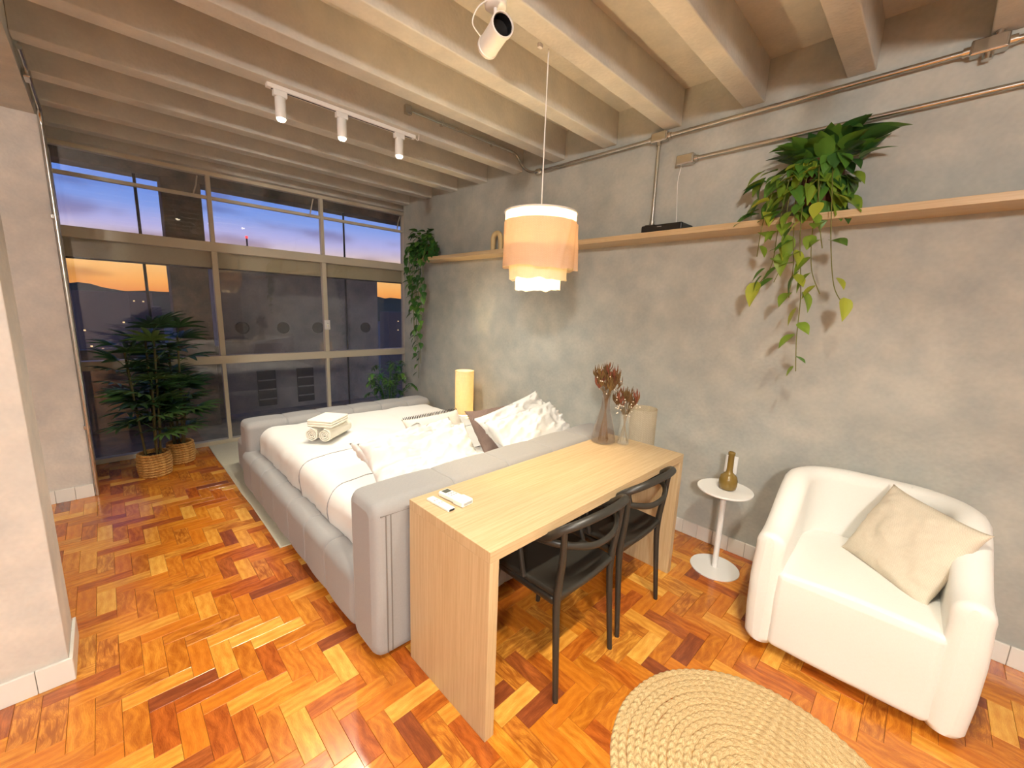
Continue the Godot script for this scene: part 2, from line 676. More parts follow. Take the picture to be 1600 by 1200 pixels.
func parquet(f: Node3D) -> void:
	var tones := [
		[rgb(226, 150, 50), rgb(170, 88, 20), 1.0, 0.0], [rgb(214, 134, 40), rgb(150, 74, 18), 1.4, 0.0], [rgb(234, 170, 70), rgb(190, 112, 34), 0.7, 0.0],
		[rgb(206, 118, 36), rgb(138, 62, 18), 1.2, 0.2], [rgb(222, 144, 50), rgb(136, 68, 22), 2.0, 0.55], [rgb(196, 104, 34), rgb(124, 54, 18), 1.5, 0.1],
		[rgb(240, 184, 86), rgb(204, 130, 46), 0.8, 0.0], [rgb(190, 104, 44), rgb(120, 58, 26), 1.3, 0.3], [rgb(218, 138, 44), rgb(160, 80, 22), 2.4, 0.0],
		[rgb(230, 162, 62), rgb(146, 76, 24), 2.2, 0.4], [rgb(160, 84, 42), rgb(108, 52, 28), 0.9, 0.2], [rgb(216, 132, 38), rgb(176, 92, 24), 0.6, 0.0]]
	var odds := [0, 0, 0, 0, 1, 1, 1, 1, 2, 2, 2, 3, 3, 3, 4, 4, 5, 5, 6, 6, 6, 7, 7, 8, 8, 8, 8, 9, 9, 4, 10, 11, 11, 11, 11, 11]
	var mats := []
	for i in tones.size():
		var t: Array = tones[i]
		var m := mat("parquet_%d" % i, Color.WHITE, 0.24, 0.0, wood_tex(600 + i * 7, t[0], t[1], t[2], t[3]))
		m.clearcoat_enabled = true
		m.clearcoat = 0.35
		m.clearcoat_roughness = 0.12
		mats.append(m)
	var W := 0.072
	var L := 0.216
	var g := 0.0005
	# four unit blocks, flipped textures, long side along x, top at 0
	var unit := []
	for k in 4:
		unit.append(block_mesh(L - 2 * g, W - 2 * g, k))
	var cam := Vector3(0, 1.54, 0)
	var inv := (Basis(Vector3.UP, -0.781814) * Basis(Vector3.RIGHT, -0.179518) * Basis(Vector3.BACK, 0.037409)).inverse()
	var all := []
	rng.seed = 11
	for i in range(-110, 110):
		for k in range(-30, 30):
			for o in 2:
				var x := -0.096 + i * W
				var z := -1.985 + (i + 6 * k) * W
				var at: Vector3
				if o == 0:
					at = Vector3(x + L * 0.5, 0, z + W * 0.5)
				else:
					at = Vector3(x + W * 0.5, 0, z + W + L * 0.5)
				if at.x < -3.88 or at.x > 2.98 or at.z < -5.23 or at.z > 3.38:
					continue
				var q := inv * (at - cam)
				var seen := 0.0
				if q.z < -0.3:
					var sx := 642.6 * q.x / -q.z
					var sy := 642.6 * q.y / -q.z
					var hidden := (at.x > 0.75 and at.z < -1.5 and at.z > -4.3) or (at.x > 2.2 and at.z > -0.35 and at.z < 0.2) or Vector2(at.x - 1.385, at.z + 0.185).length() < 0.42 or (at.x < -0.28 and at.z > -2.3)
					if absf(sx) < 830.0 and absf(sy) < 640.0 and not hidden:
						seen = 1.0 / (q.z * q.z)
				all.append([seen, at, o, odds[rng.randi() % odds.size()], rng.randi() % 4, rng.randf_range(-0.0002, 0.0002)])
	all.sort_custom(func(a, b): return a[0] > b[0])
	var tools := []
	for m in mats:
		var s := SurfaceTool.new()
		s.begin(Mesh.PRIMITIVE_TRIANGLES)
		tools.append(s)
	for i in all.size():
		var a: Array = all[i]
		var t := Transform3D(Basis(Vector3.UP, PI / 2 if a[2] == 1 else 0.0), a[1] + Vector3.UP * a[5])
		if i < 300:
			var o := obj("parquet_block", unit[a[4]], mats[a[3]], f)
			o.transform = t
		else:
			tools[a[3]].append_from(unit[a[4]], 0, t)
	var am := ArrayMesh.new()
	for i in mats.size():
		tools[i].commit(am)
		am.surface_set_material(am.get_surface_count() - 1, mats[i])
	var rest := MeshInstance3D.new()
	rest.name = "parquet_blocks"
	rest.mesh = am
	rest.set_meta("kind", "stuff")
	f.add_child(rest)

func block_mesh(l: float, w: float, k: int) -> ArrayMesh:
	var mb := MB.new()
	var c := 0.0007
	var d := 0.0011
	var a := Vector3(l, 0, w) * 0.5
	var q := [Vector3(-a.x, 0, -a.z), Vector3(a.x, 0, -a.z), Vector3(a.x, 0, a.z), Vector3(-a.x, 0, a.z)]
	var t := [Vector3(-a.x + c, 0, -a.z + c), Vector3(a.x - c, 0, -a.z + c), Vector3(a.x - c, 0, a.z - c), Vector3(-a.x + c, 0, a.z - c)]
	mb.face(t[0], t[1], t[2], t[3], Vector3.UP)
	for i in 4:
		var e := (i + 1) % 4
		var out: Vector3 = (q[i] + q[e]).normalized()
		mb.face(t[i], t[e], q[e] + Vector3.DOWN * d, q[i] + Vector3.DOWN * d, (out + Vector3.UP).normalized(), Vector2(0.01, 0.01), Vector2(0.5, 0.5))
		mb.face(q[i] + Vector3.DOWN * d, q[e] + Vector3.DOWN * d, q[e] + Vector3.DOWN * 0.006, q[i] + Vector3.DOWN * 0.006, out, Vector2(0.01, 0.01), Vector2(0.5, 0.5))
	for i in mb.uv.size():
		var u := mb.uv[i]
		if k & 1:
			u.x = 1.0 - u.x
		if k & 2:
			u.y = 1.0 - u.y
		mb.uv[i] = u
	return mb.mesh()

func window() -> void:
	var w := setting("window_1")
	var x0 := -0.22
	var x1 := 3.03
	var xs := [-0.22, 0.86, 1.93, 3.03]
	var z := WZ
	var fm: Material = M.frame_paint
	obj("head_rail", span(x0, x1, 2.715, 2.76, z - 0.05, z + 0.02, 0.003), fm, w)
	obj("sill_rail", span(x0, x1, 0.0, 0.045, z - 0.05, z + 0.03, 0.003), fm, w)
	obj("transom", span(x0, x1, 2.0, 2.09, z - 0.05, z + 0.035, 0.004), fm, w)
	obj("transom", span(x0, x1, 0.865, 0.95, z - 0.05, z + 0.03, 0.004), fm, w)
	obj("glazing_bar", span(x0, x1, 2.495, 2.525, z - 0.03, z + 0.012, 0.003), fm, w)
	obj("jamb", span(x0, x0 + 0.03, 0.0, 2.76, z - 0.05, z + 0.02, 0.003), fm, w)
	obj("jamb", span(x1 - 0.04, x1, 0.0, 2.76, z - 0.05, z + 0.02, 0.003), fm, w)
	for i in [1, 2]:
		var x: float = xs[i]
		obj("mullion", span(x - 0.018, x + 0.018, 2.09, 2.715, z - 0.04, z + 0.018, 0.003), fm, w)
		obj("mullion", span(x - 0.024, x + 0.024, 0.95, 2.0, z - 0.04, z + 0.022, 0.003), fm, w)
		obj("mullion", span(x - 0.018, x + 0.018, 0.045, 0.865, z - 0.04, z + 0.018, 0.003), fm, w)
	for i in 3:
		var a: float = xs[i] + 0.02
		var b: float = xs[i + 1] - 0.02
		for r in [[0.045, 0.865], [0.95, 2.0], [2.09, 2.495]]:
			obj("pane", span(a, b, r[0], r[1], z - 0.004, z + 0.000), M.pane_glass, w)
		# awning lights, pushed out a little at the foot
		var tilt := Basis(Vector3.RIGHT, 0.14)
		var mb := MB.new()
		mb.rbox(tilt * Vector3(0, -0.095, 0), Vector3(b - a, 0.19, 0.004), 0.0, 1, tilt)
		obj("awning_pane", mb, M.pane_glass, w, Vector3((a + b) / 2, 2.715, z - 0.01))
		var st := MB.new()
		st.tube([Vector3(b - 0.06, 2.70, z - 0.01), Vector3(b - 0.07, 2.62, z - 0.04), Vector3(b - 0.10, 2.53, z - 0.012)], 0.007, 6)
		obj("stay_arm", st, M.frame_paint, w)
	var la := obj("latch", span(1.90, 1.965, 1.215, 1.33, z + 0.02, z + 0.045, 0.006), M.white_metal, w)
	obj("thumb_turn", span(1.925, 1.94, 1.25, 1.295, z + 0.045, z + 0.06, 0.003), M.steel, la)
	# rolled woven blinds under the transom, outside the glass
	for i in 3:
		var a: float = xs[i] + 0.003
		var b: float = xs[i + 1] - 0.003
		var t := thing("woven_blind", ["woven beige blind rolled up behind the window bay at the left pillar", "woven beige blind rolled up behind the middle window bay", "woven beige blind rolled up behind the window bay at the grey wall"][i], "blind", Vector3((a + b) / 2, 1.84, z - 0.09), 0.0, "woven blinds behind the glass")
		obj("slat_cloth", boxm(Vector3(0, 0.09, 0), Vector3(b - a, 0.18, 0.006)), M.blind_cloth, t)
		var rod := MB.new()
		rod.tube([Vector3(-(b - a) / 2, 0, 0), Vector3((b - a) / 2, 0, 0)], 0.009, 8)
		obj("bottom_rod", rod, M.dark_bar, t)
		obj("head_box", boxm(Vector3(0, 0.2, 0), Vector3(b - a, 0.05, 0.05), 0.006), M.frame_paint, t)

func outdoors() -> void:
	var bf := setting("balcony_floor")
	obj("slab", span(-4.0, 7.0, -0.25, -0.03, -6.6, -5.35), M.outdoor_concrete, bf)
	var ob := obj("facade_beam", span(-4.5, 8.0, 2.83, 3.4, -6.5, -6.21), M.outdoor_concrete)
	tag(ob, "long concrete facade beam outside above the window", "beam")
	var soff := obj("soffit", span(-4.5, 8.0, 3.0, 3.2, -6.205, -5.352), M.outdoor_concrete)
	tag(soff, "concrete balcony soffit above the window, outside", "soffit")
	var col := obj("facade_column", span(0.585, 0.945, -0.03, 2.83, -6.42, -6.15, 0.01), M.outdoor_concrete)
	tag(col, "square concrete column outside behind the left window bay", "column")
	var par := obj("parapet", span(-4.0, 1.05, -0.03, 0.93, -6.6, -6.45, 0.01), M.outdoor_concrete)
	tag(par, "low concrete balcony parapet outside the left window bay", "parapet")
	for p in [[0.385, "thin dark steel rod outside left of the concrete column"], [2.65, "thin dark steel rod outside the window bay at the grey wall"]]:
		var mb := MB.new()
		mb.tube([Vector3(0, 0, 0), Vector3(0, 2.86, 0)], 0.014, 8)
		var o := obj("steel_rod", mb, M.dark_bar, null, Vector3(p[0], -0.03, -6.3))
		tag(o, p[1], "rod", "steel rods of the balcony")
	# neighbouring wing, blue in the dusk
	var nb := thing("neighbour_wing", "grey neighbouring wall with round vents behind the right window bays", "building", Vector3(0, 0, -7.2))
	obj("wall", span(1.22, 3.61, -0.4, 2.06, -1.6, 0.0, 0.01), M.rendered_wall, nb)
	for x in [1.46, 2.01, 2.54, 3.36]:
		var vt := MB.new()
		vt.lathe([Vector2(0.0, 0.0), Vector2(0.075, 0.0), Vector2(0.075, 0.018), Vector2(0.09, 0.018), Vector2(0.09, 0.0)], 20, Vector3(x, 1.12, 0.002), Basis(Vector3.RIGHT, PI / 2))
		obj("round_vent", vt, M.dark_bar, nb)
	for x in [1.73, 2.30]:
		var wf := obj("window_opening", span(x - 0.13, x + 0.13, -0.1, 0.46, -0.02, 0.012, 0.004), M.dark_bar, nb)
		for k in 3:
			obj("louvre", span(x - 0.12, x + 0.12, 0.0 + k * 0.15, 0.02 + k * 0.15, 0.012, 0.03), M.rendered_wall, wf)
	# distant ground, hills, city and mast
	var g := setting("ground")
	obj("plain", span(-1500, 1500, -61, -60, -2600, -40), M.far_city, g)
	var h := setting("hills")
	rng.seed = 5
	for layer in 2:
		var zz := -1500.0 - layer * 500.0
		var nz := noise(900 + layer, 0.004, 4)
		var rows := [[], [], []]
		for i in 121:
			var x := -1700.0 + i * 28.0
			var top := 6.0 + layer * 22.0 + nz.get_noise_1d(x) * 26.0
			rows[0].append(Vector3(x, -60, zz + 60.0))
			rows[1].append(Vector3(x, top, zz))
			rows[2].append(Vector3(x, -60, zz - 60.0))
		var mb := MB.new()
		mb.grid(rows)
		obj("ridge", mb, M.hill, h)
	rng.seed = 8
	for i in 16:
		var zz := -240.0 - 26.0 * i
		var x := -zz * (lerpf(-0.04, 0.07, fmod(i * 0.37, 1.0)) if i % 4 else rng.randf_range(0.50, 0.60))
		var top := 1.5 + zz * 0.01 * rng.randf_range(-0.8, 3.4)
		var wd := rng.randf_range(9, 20)
		var t := thing("city_building", "dark distant city building below the glowing horizon", "building", Vector3(x, -60, zz), 0.0, "distant city buildings")
		obj("tower", span(-wd / 2, wd / 2, 0, 60 + top, -wd / 2, wd / 2, 0.2), M.far_city, t)
		for k in 4:
			var y := 60.0 + top - rng.randf_range(2, 26)
			var ox := rng.randf_range(-wd * 0.4, wd * 0.4)
			obj("lit_window", span(ox - 0.35, ox + 0.35, y, y + 0.6, wd / 2, wd / 2 + 0.1), M.city_light, t)
	var mast := thing("radio_mast", "slim far radio mast with a red beacon under the dusk clouds", "mast", Vector3(89.0, -60, -400))
	obj("lattice_pole", span(-0.5, 0.5, 0, 110, -0.5, 0.5), M.dark_bar, mast)
	obj("beacon_light", span(-0.9, 0.9, 110, 111.8, -0.9, 0.9, 0.4), M.red_beacon_light, mast)

# ---------------------------------------------------------------- pipes and lamps on the ceiling
func conduit() -> void:
	var t := thing("wall_conduit", "long galvanised conduit under the ceiling ribs along the grey wall", "conduit")
	var m := MB.new()
	m.tube([Vector3(2.805, 2.714, -2.60), Vector3(2.805, 2.714, 1.4)], 0.013, 12)
	obj("pipe", m, M.zinc, t)
	junction(t, Vector3(2.803, 2.716, -1.493), true)
	junction(t, Vector3(2.803, 2.716, -0.02), true)
	var up := MB.new()
	up.tube([Vector3(2.80, 2.73, 0.0), Vector3(2.80, 2.985, 0.015)], 0.013, 10)
	obj("branch_pipe", up, M.zinc, t)
	var d := MB.new()
	d.tube([Vector3(2.80, 2.70, -1.493), Vector3(2.80, 2.155, -1.493)], 0.0125, 12)
	obj("drop_pipe", d, M.zinc, t)
	var cp := MB.new()
	cp.tube([Vector3(2.80, 2.18, -1.493), Vector3(2.80, 2.15, -1.493)], 0.018, 10)
	obj("coupling", cp, M.steel, t)
	# branch to the track light: along the rib, then a bend down to the wall
	var b := MB.new()
	b.tube(curve([Vector3(1.68, 2.885, -2.805), Vector3(2.2, 2.885, -2.805), Vector3(2.66, 2.885, -2.805), Vector3(2.745, 2.86, -2.80), Vector3(2.775, 2.79, -2.77), Vector3(2.80, 2.735, -2.70), Vector3(2.805, 2.714, -2.60)], 5), 0.012, 10)
	obj("bent_pipe", b, M.zinc, t)
	var u := MB.new()
	u.tube([Vector3(2.805, 2.714, -2.63), Vector3(2.805, 2.714, -2.615), Vector3(2.805, 2.714, -2.575), Vector3(2.805, 2.714, -2.56)], [0.017, 0.027, 0.027, 0.017], 12)
	obj("union", u, M.steel, t)
	obj("rib_box", boxm(Vector3(1.665, 2.885, -2.815), Vector3(0.05, 0.06, 0.04), 0.006), M.zinc, t)
	for x in [1.95, 2.45]:
		obj("clip", boxm(Vector3(x, 2.885, -2.815), Vector3(0.02, 0.036, 0.036), 0.003), M.steel, t)

	var s := thing("short_conduit", "lower galvanised conduit ending in an open box left of the hanging pothos", "conduit")
	var sm := MB.new()
	sm.tube([Vector3(2.81, 2.536, -1.30), Vector3(2.81, 2.536, 1.4)], 0.0125, 12)
	obj("pipe", sm, M.zinc, s)
	junction(s, Vector3(2.808, 2.538, -1.30), false)
	var cab := MB.new()
	cab.tube(curve([Vector3(2.826, 2.515, -1.335), Vector3(2.832, 2.42, -1.352), Vector3(2.834, 2.30, -1.345), Vector3(2.832, 2.18, -1.335), Vector3(2.82, 2.085, -1.33)], 4), 0.0025, 6)
	obj("cable", cab, M.white_metal, s)

	var v := thing("pillar_conduit", "thin upright conduit at the plaster corner beside the window", "conduit")
	var vm := MB.new()
	vm.tube([Vector3(-0.165, 0.005, -4.345), Vector3(-0.165, 2.62, -4.345), Vector3(-0.165, 2.72, -4.30), Vector3(-0.168, 2.735, -4.1), Vector3(-0.168, 2.735, -3.4)], 0.013, 10)
	obj("pipe", vm, M.zinc, v)
	for y in [0.55, 2.05]:
		obj("clip", boxm(Vector3(-0.17, y, -4.35), Vector3(0.036, 0.03, 0.03), 0.004), M.steel, v)
	obj("elbow_box", boxm(Vector3(-0.17, 2.72, -3.75), Vector3(0.035, 0.045, 0.11), 0.008), M.zinc, v)

func junction(parent: Node3D, at: Vector3, tee: bool) -> void:
	var bx := obj("junction_box", boxm(Vector3.ZERO, Vector3(0.05, 0.062, 0.115), 0.008), M.zinc, parent, at)
	obj("cover", boxm(Vector3(-0.026, 0, 0), Vector3(0.006, 0.05, 0.098), 0.002), M.steel, bx)
	for s in ([-1.0, 1.0] if tee else [1.0]):
		var m := MB.new()
		m.tube([Vector3(0, -0.002, s * 0.056), Vector3(0, -0.002, s * 0.078)], 0.019, 10)
		obj("collar", m, M.steel, bx)
	if tee:
		var m := MB.new()
		m.tube([Vector3(-0.003, -0.03, 0), Vector3(-0.003, -0.055, 0)], 0.017, 10)
		obj("collar", m, M.steel, bx)

const WARM := Color(1.0, 0.965, 0.885)

func track_light(label: String, at: Vector3, length: float, heads: Array, energy: float, aims: Array, angle: float) -> Node3D:
	var t := thing("track_light", label, "track light", at)
	obj("rail", boxm(Vector3(length / 2, -0.012, 0), Vector3(length, 0.024, 0.036), 0.003), M.white_metal, t)
	obj("rail_slot", boxm(Vector3(length / 2, -0.0245, 0), Vector3(length - 0.05, 0.002, 0.010)), M.dark_bar, t)
	for i in heads.size():
		var x: float = heads[i]
		var hd := Node3D.new()
		hd.name = "head"
		t.add_child(hd, true)
		hd.position = Vector3(x, 0, 0)
		obj("adapter", boxm(Vector3(0, -0.040, 0), Vector3(0.075, 0.034, 0.036), 0.005), M.white_metal, hd)
		var c := MB.new()
		c.lathe([Vector2(0.0, -0.055), Vector2(0.024, -0.056), Vector2(0.029, -0.062), Vector2(0.029, -0.165), Vector2(0.027, -0.170), Vector2(0.024, -0.170), Vector2(0.022, -0.160), Vector2(0.0, -0.158)], 20)
		obj("cylinder", c, M.white_metal, hd)
		var g := MB.new()
		g.lathe([Vector2(0.0, -0.162), Vector2(0.0235, -0.162), Vector2(0.0245, -0.176), Vector2(0.018, -0.184), Vector2(0.0, -0.187)], 20)
		obj("lamp_lens", g, M.spot_glow, hd)
		spot(hd, Vector3(0, -0.195, 0), aims[i], energy, angle, WARM, 0.03)
	return t

func lamps() -> void:
	var t := track_light("white track light with three lit spots over the bed", Vector3(0.795, BEAM, -2.885), 0.967, [0.07, 0.43, 0.84], 1.75, [Vector3(0.05, -1, 0.05), Vector3(0.1, -1, 0.0), Vector3(0.1, -1, 0.02)], 62.0)
	var w := MB.new()
	w.tube(curve([Vector3(0.967, -0.012, 0), Vector3(0.985, -0.03, 0.02), Vector3(0.965, 0.02, 0.05), Vector3(0.89, 0.09, 0.055), Vector3(0.875, 0.12, 0.07)], 5), 0.003, 6)
	obj("supply_cord", w, M.white_metal, t)
	track_light("white track light with three lit spots above the desk side, out of frame", Vector3(0.25, BEAM, 0.035), 1.2, [0.1, 0.5, 0.95], 2.7, [Vector3(-0.25, -1, -0.45), Vector3(0.05, -1, -0.3), Vector3(0.15, -1, -0.15)], 54.0)

	globe()
	# the single spot on the rib, switched off, turned away
	var s := thing("ceiling_spot", "white cylinder spotlight with a dark mouth under a ceiling rib", "spotlight", Vector3(1.26, BEAM, -1.445))
	var p := MB.new()
	p.lathe([Vector2(0, 0), Vector2(0.045, 0), Vector2(0.045, -0.022), Vector2(0.040, -0.027), Vector2(0, -0.027)], 24)
	obj("ceiling_plate", p, M.white_metal, s)
	var yo := MB.new()
	yo.tube([Vector3(0, -0.02, 0), Vector3(0, -0.075, 0)], 0.008, 8)
	yo.rbox(Vector3(0, -0.075, 0), Vector3(0.03, 0.03, 0.03), 0.006)
	obj("yoke", yo, M.white_metal, s)
	var dir := Vector3(-0.32, 0.02, 0.94).normalized()
	var q := Basis(Quaternion(Vector3.UP, dir))
	var c := MB.new()
	c.lathe([Vector2(0.0, -0.085), Vector2(0.040, -0.085), Vector2(0.046, -0.079), Vector2(0.046, -0.066), Vector2(0.043, -0.064), Vector2(0.043, 0.062), Vector2(0.047, 0.064), Vector2(0.047, 0.082), Vector2(0.042, 0.084), Vector2(0.040, 0.078), Vector2(0.038, 0.03)], 28)
	var body := obj("housing", c, M.white_metal, s, Vector3(0, -0.128, 0))
	body.basis = q
	var mo := MB.new()
	mo.lathe([Vector2(0.039, 0.08), Vector2(0.037, 0.045), Vector2(0.0, 0.04)], 24)
	obj("dark_reflector", mo, M.black_plastic, body)
	var cd := MB.new()
	cd.tube(curve([Vector3(-0.035, -0.012, 0.005), Vector3(-0.075, -0.05, -0.02), Vector3(-0.085, -0.10, -0.04), Vector3(-0.040, -0.125, -0.045)], 5), 0.003, 6)
	obj("cord", cd, M.white_metal, s)

	pendant()
	table_lamp(Vector3(2.61, 0.42, -3.33), true, "lit cylindrical linen table lamp beyond the pillows")
	table_lamp(Vector3(2.61, 0.42, -1.33), false, "unlit grey cylindrical table lamp behind the dried flowers")

func globe() -> void:
	var t := thing("globe_lamp", "white glass globe ceiling lamp in the room behind the camera", "ceiling lamp", Vector3(-1.7, 2.69, 1.2))
	var p := MB.new()
	p.lathe([Vector2(0, 0), Vector2(0.07, 0), Vector2(0.07, -0.03), Vector2(0, -0.03)], 20)
	obj("ceiling_plate", p, M.white_metal, t)
	var b := MB.new()
	var prof := []
	for i in 17:
		var a := PI * i / 16.0
		prof.append(Vector2(sin(a) * 0.16, -0.18 - cos(a) * 0.16))
	b.lathe(prof, 28)
	obj("globe_light", b, M.globe_glow, t)
	omni(t, Vector3(0, -0.18, 0), 10.0, Color(1.0, 0.98, 0.95), 0.15)

func pendant() -> void:
	var t := thing("pendant_lamp", "three tiered cream fabric pendant lamp glowing over the desk", "pendant lamp", Vector3(1.666, BEAM, -1.512))
	var cord := MB.new()
	cord.tube([Vector3(0, 0.02, 0), Vector3(0, -0.90, 0)], 0.0035, 6)
	obj("cord", cord, M.white_metal, t)
	obj("cord_hook", boxm(Vector3(-0.055, 0.012, -0.006), Vector3(0.026, 0.02, 0.018), 0.004), M.white_metal, t)
	rng.seed = 3
	var z := noise(71, 1.0, 2)
	var tiers := [[0.184, -0.735, -1.000, 0.003, "outer_shade"], [0.189, -0.782, -1.012, 0.004, "cloth_wrap"], [0.152, -0.90, -1.068, 0.006, "middle_shade"], [0.118, -0.95, -1.118, 0.004, "inner_shade"]]
	for k in tiers.size():
		var d: Array = tiers[k]
		var rows := []
		for i in 7:
			var y := lerpf(d[1], d[2], i / 6.0)
			var ring := []
			for j in 120:
				var a := TAU * j / 120
				var r: float = d[0]
				r += z.get_noise_3d(cos(a) * 2.2 + k * 7.0, y * 5.0, sin(a) * 2.2) * d[3]
				if k == 1:
					# a loose fold on the side towards the grey wall
					r += (0.022 * exp(-pow((a - 0.75) / 0.10, 2.0)) - 0.008 * exp(-pow((a - 0.95) / 0.12, 2.0))) * (0.35 + 0.65 * i / 6.0) + 0.012 * exp(-pow((a - 0.35) / 0.07, 2.0)) * (1.0 - i / 7.0) + 0.006 * exp(-pow((a - 1.5 - i * 0.06) / 0.07, 2.0))
				ring.append(Vector3(cos(a) * r, y - (0.012 * z.get_noise_2d(a * 1.2, k * 5.0) if i == 6 else 0.0), sin(a) * r))
			rows.append(ring)
		var mb := MB.new()
		mb.grid(rows, false, true)
		obj(d[4], mb, M.wrap_cloth if k == 1 else M.pendant_cloth, t)
	var rim := MB.new()
	rim.tube(arc(Vector3(0, -0.735, 0), Vector3(0.187, 0, 0), Vector3(0, 0, 0.187), 0, TAU * 35.0 / 36.0, 35), 0.004, 6, false, true)
	obj("top_ring", rim, M.white_metal, t)
	var spk := MB.new()
	for k in 3:
		var a := TAU * k / 3.0
		spk.tube([Vector3(0, -0.76, 0), Vector3(cos(a) * 0.186, -0.737, sin(a) * 0.186)], 0.002, 5)
	obj("spider", spk, M.white_metal, t)
	var so := MB.new()
	so.tube([Vector3(0, -0.74, 0), Vector3(0, -0.83, 0)], 0.018, 12)
	obj("socket", so, M.white_metal, t)
	var b := MB.new()
	b.lathe([Vector2(0.0, -0.83), Vector2(0.015, -0.835), Vector2(0.030, -0.87), Vector2(0.033, -0.89), Vector2(0.026, -0.92), Vector2(0.0, -0.935)], 16)
	obj("light_bulb", b, M.warm_bulb, t)
	omni(t, Vector3(0, -0.885, 0), 0.85, Color(1.0, 0.87, 0.66), 0.03)

func table_lamp(at: Vector3, lit: bool, label: String) -> void:
	var t := thing("table_lamp", label, "table lamp", at)
	var base := MB.new()
	base.lathe([Vector2(0, 0), Vector2(0.075, 0), Vector2(0.075, 0.012), Vector2(0.07, 0.016), Vector2(0, 0.016)], 24)
	obj("foot", base, M.white_metal, t)
	var s := MB.new()
	s.lathe([Vector2(0.093, 0.03), Vector2(0.0955, 0.03), Vector2(0.0955, 0.48), Vector2(0.093, 0.48), Vector2(0.093, 0.03)], 36)
	var sh := obj("lamp_shade", s, M.shade_linen, t)
	for y in [0.034, 0.476]:
		var hoop := MB.new()
		hoop.lathe([Vector2(0.0945, y - 0.004), Vector2(0.0968, y - 0.004), Vector2(0.0968, y + 0.004), Vector2(0.0945, y + 0.004)], 36)
		obj("hoop", hoop, M.shade_linen, sh)
	var st := MB.new()
	st.tube([Vector3(0, 0.015, 0), Vector3(0, 0.16, 0)], 0.008, 8)
	obj("stem", st, M.white_metal, t)
	var b := MB.new()
	b.lathe([Vector2(0.0, 0.155), Vector2(0.014, 0.16), Vector2(0.028, 0.19), Vector2(0.03, 0.21), Vector2(0.02, 0.235), Vector2(0.0, 0.243)], 16)
	obj("light_bulb", b, M.warm_bulb if lit else M.white_metal, t)
	if lit:
		omni(t, Vector3(0, 0.2, 0), 0.95, Color(1.0, 0.85, 0.60), 0.03)

# ---------------------------------------------------------------- bed
# upholstered length: section w (z) by h (y), along +x from 0 to l
func bolster(l: float, w: float, h: float, r: float, e0: Vector2, e1: Vector2) -> MB:
	var mb := MB.new()
	var rows := []
	var ds := [0.0, 0.15, 0.35, 0.6, 1.0]
	var st := []
	for d in ds:
		st.append([d * e0.x, e0.y * (1.0 - sqrt(1.0 - (1.0 - d) * (1.0 - d)))])
	for k in 4:
		var x := lerpf(e0.x, l - e1.x, (k + 1) / 5.0)
		st.append([x, -0.0035 * sin(PI * (k + 1) / 5.0)])
	for i in ds.size():
		var d: float = ds[ds.size() - 1 - i]
		st.append([l - d * e1.x, e1.y * (1.0 - sqrt(1.0 - (1.0 - d) * (1.0 - d)))])
	for s in st:
		var ins: float = s[1]
		var hw := w / 2 - ins
		var hh := h / 2 - ins
		var rr := maxf(r - ins * 0.5, 0.004)
		var ring := []
		for c in 4:
			var cx: float = [1, -1, -1, 1][c] * (hw - rr)
			var cy: float = [1, 1, -1, -1][c] * (hh - rr)
			for k in 6:
				var a := PI / 2 * c + PI / 2 * k / 5.0
				ring.append(Vector3(s[0], h / 2 + cy + sin(a) * rr, cx + cos(a) * rr))
		rows.append(ring)
	mb.grid(rows, false, true)
	mb.fan(rows[0], Vector3.LEFT)
	mb.fan(rows[rows.size() - 1], Vector3.RIGHT)
	return mb

func run_of_panels(parent: Node3D, from: Vector3, turn: float, lengths: Array, w: float, h: float, r: float, called: String) -> void:
	var x := 0.0
	for i in lengths.size():
		var l: float = lengths[i]
		var e0 := Vector2(0.05, 0.045) if i == 0 else Vector2(0.025, 0.008)
		var e1 := Vector2(0.05, 0.045) if i == lengths.size() - 1 else Vector2(0.025, 0.008)
		var o := obj(called, bolster(l, w, h, r, e0, e1), M.bed_fabric, parent, from + Basis(Vector3.UP, turn) * Vector3(x, 0, 0))
		o.rotation.y = turn
		x += l

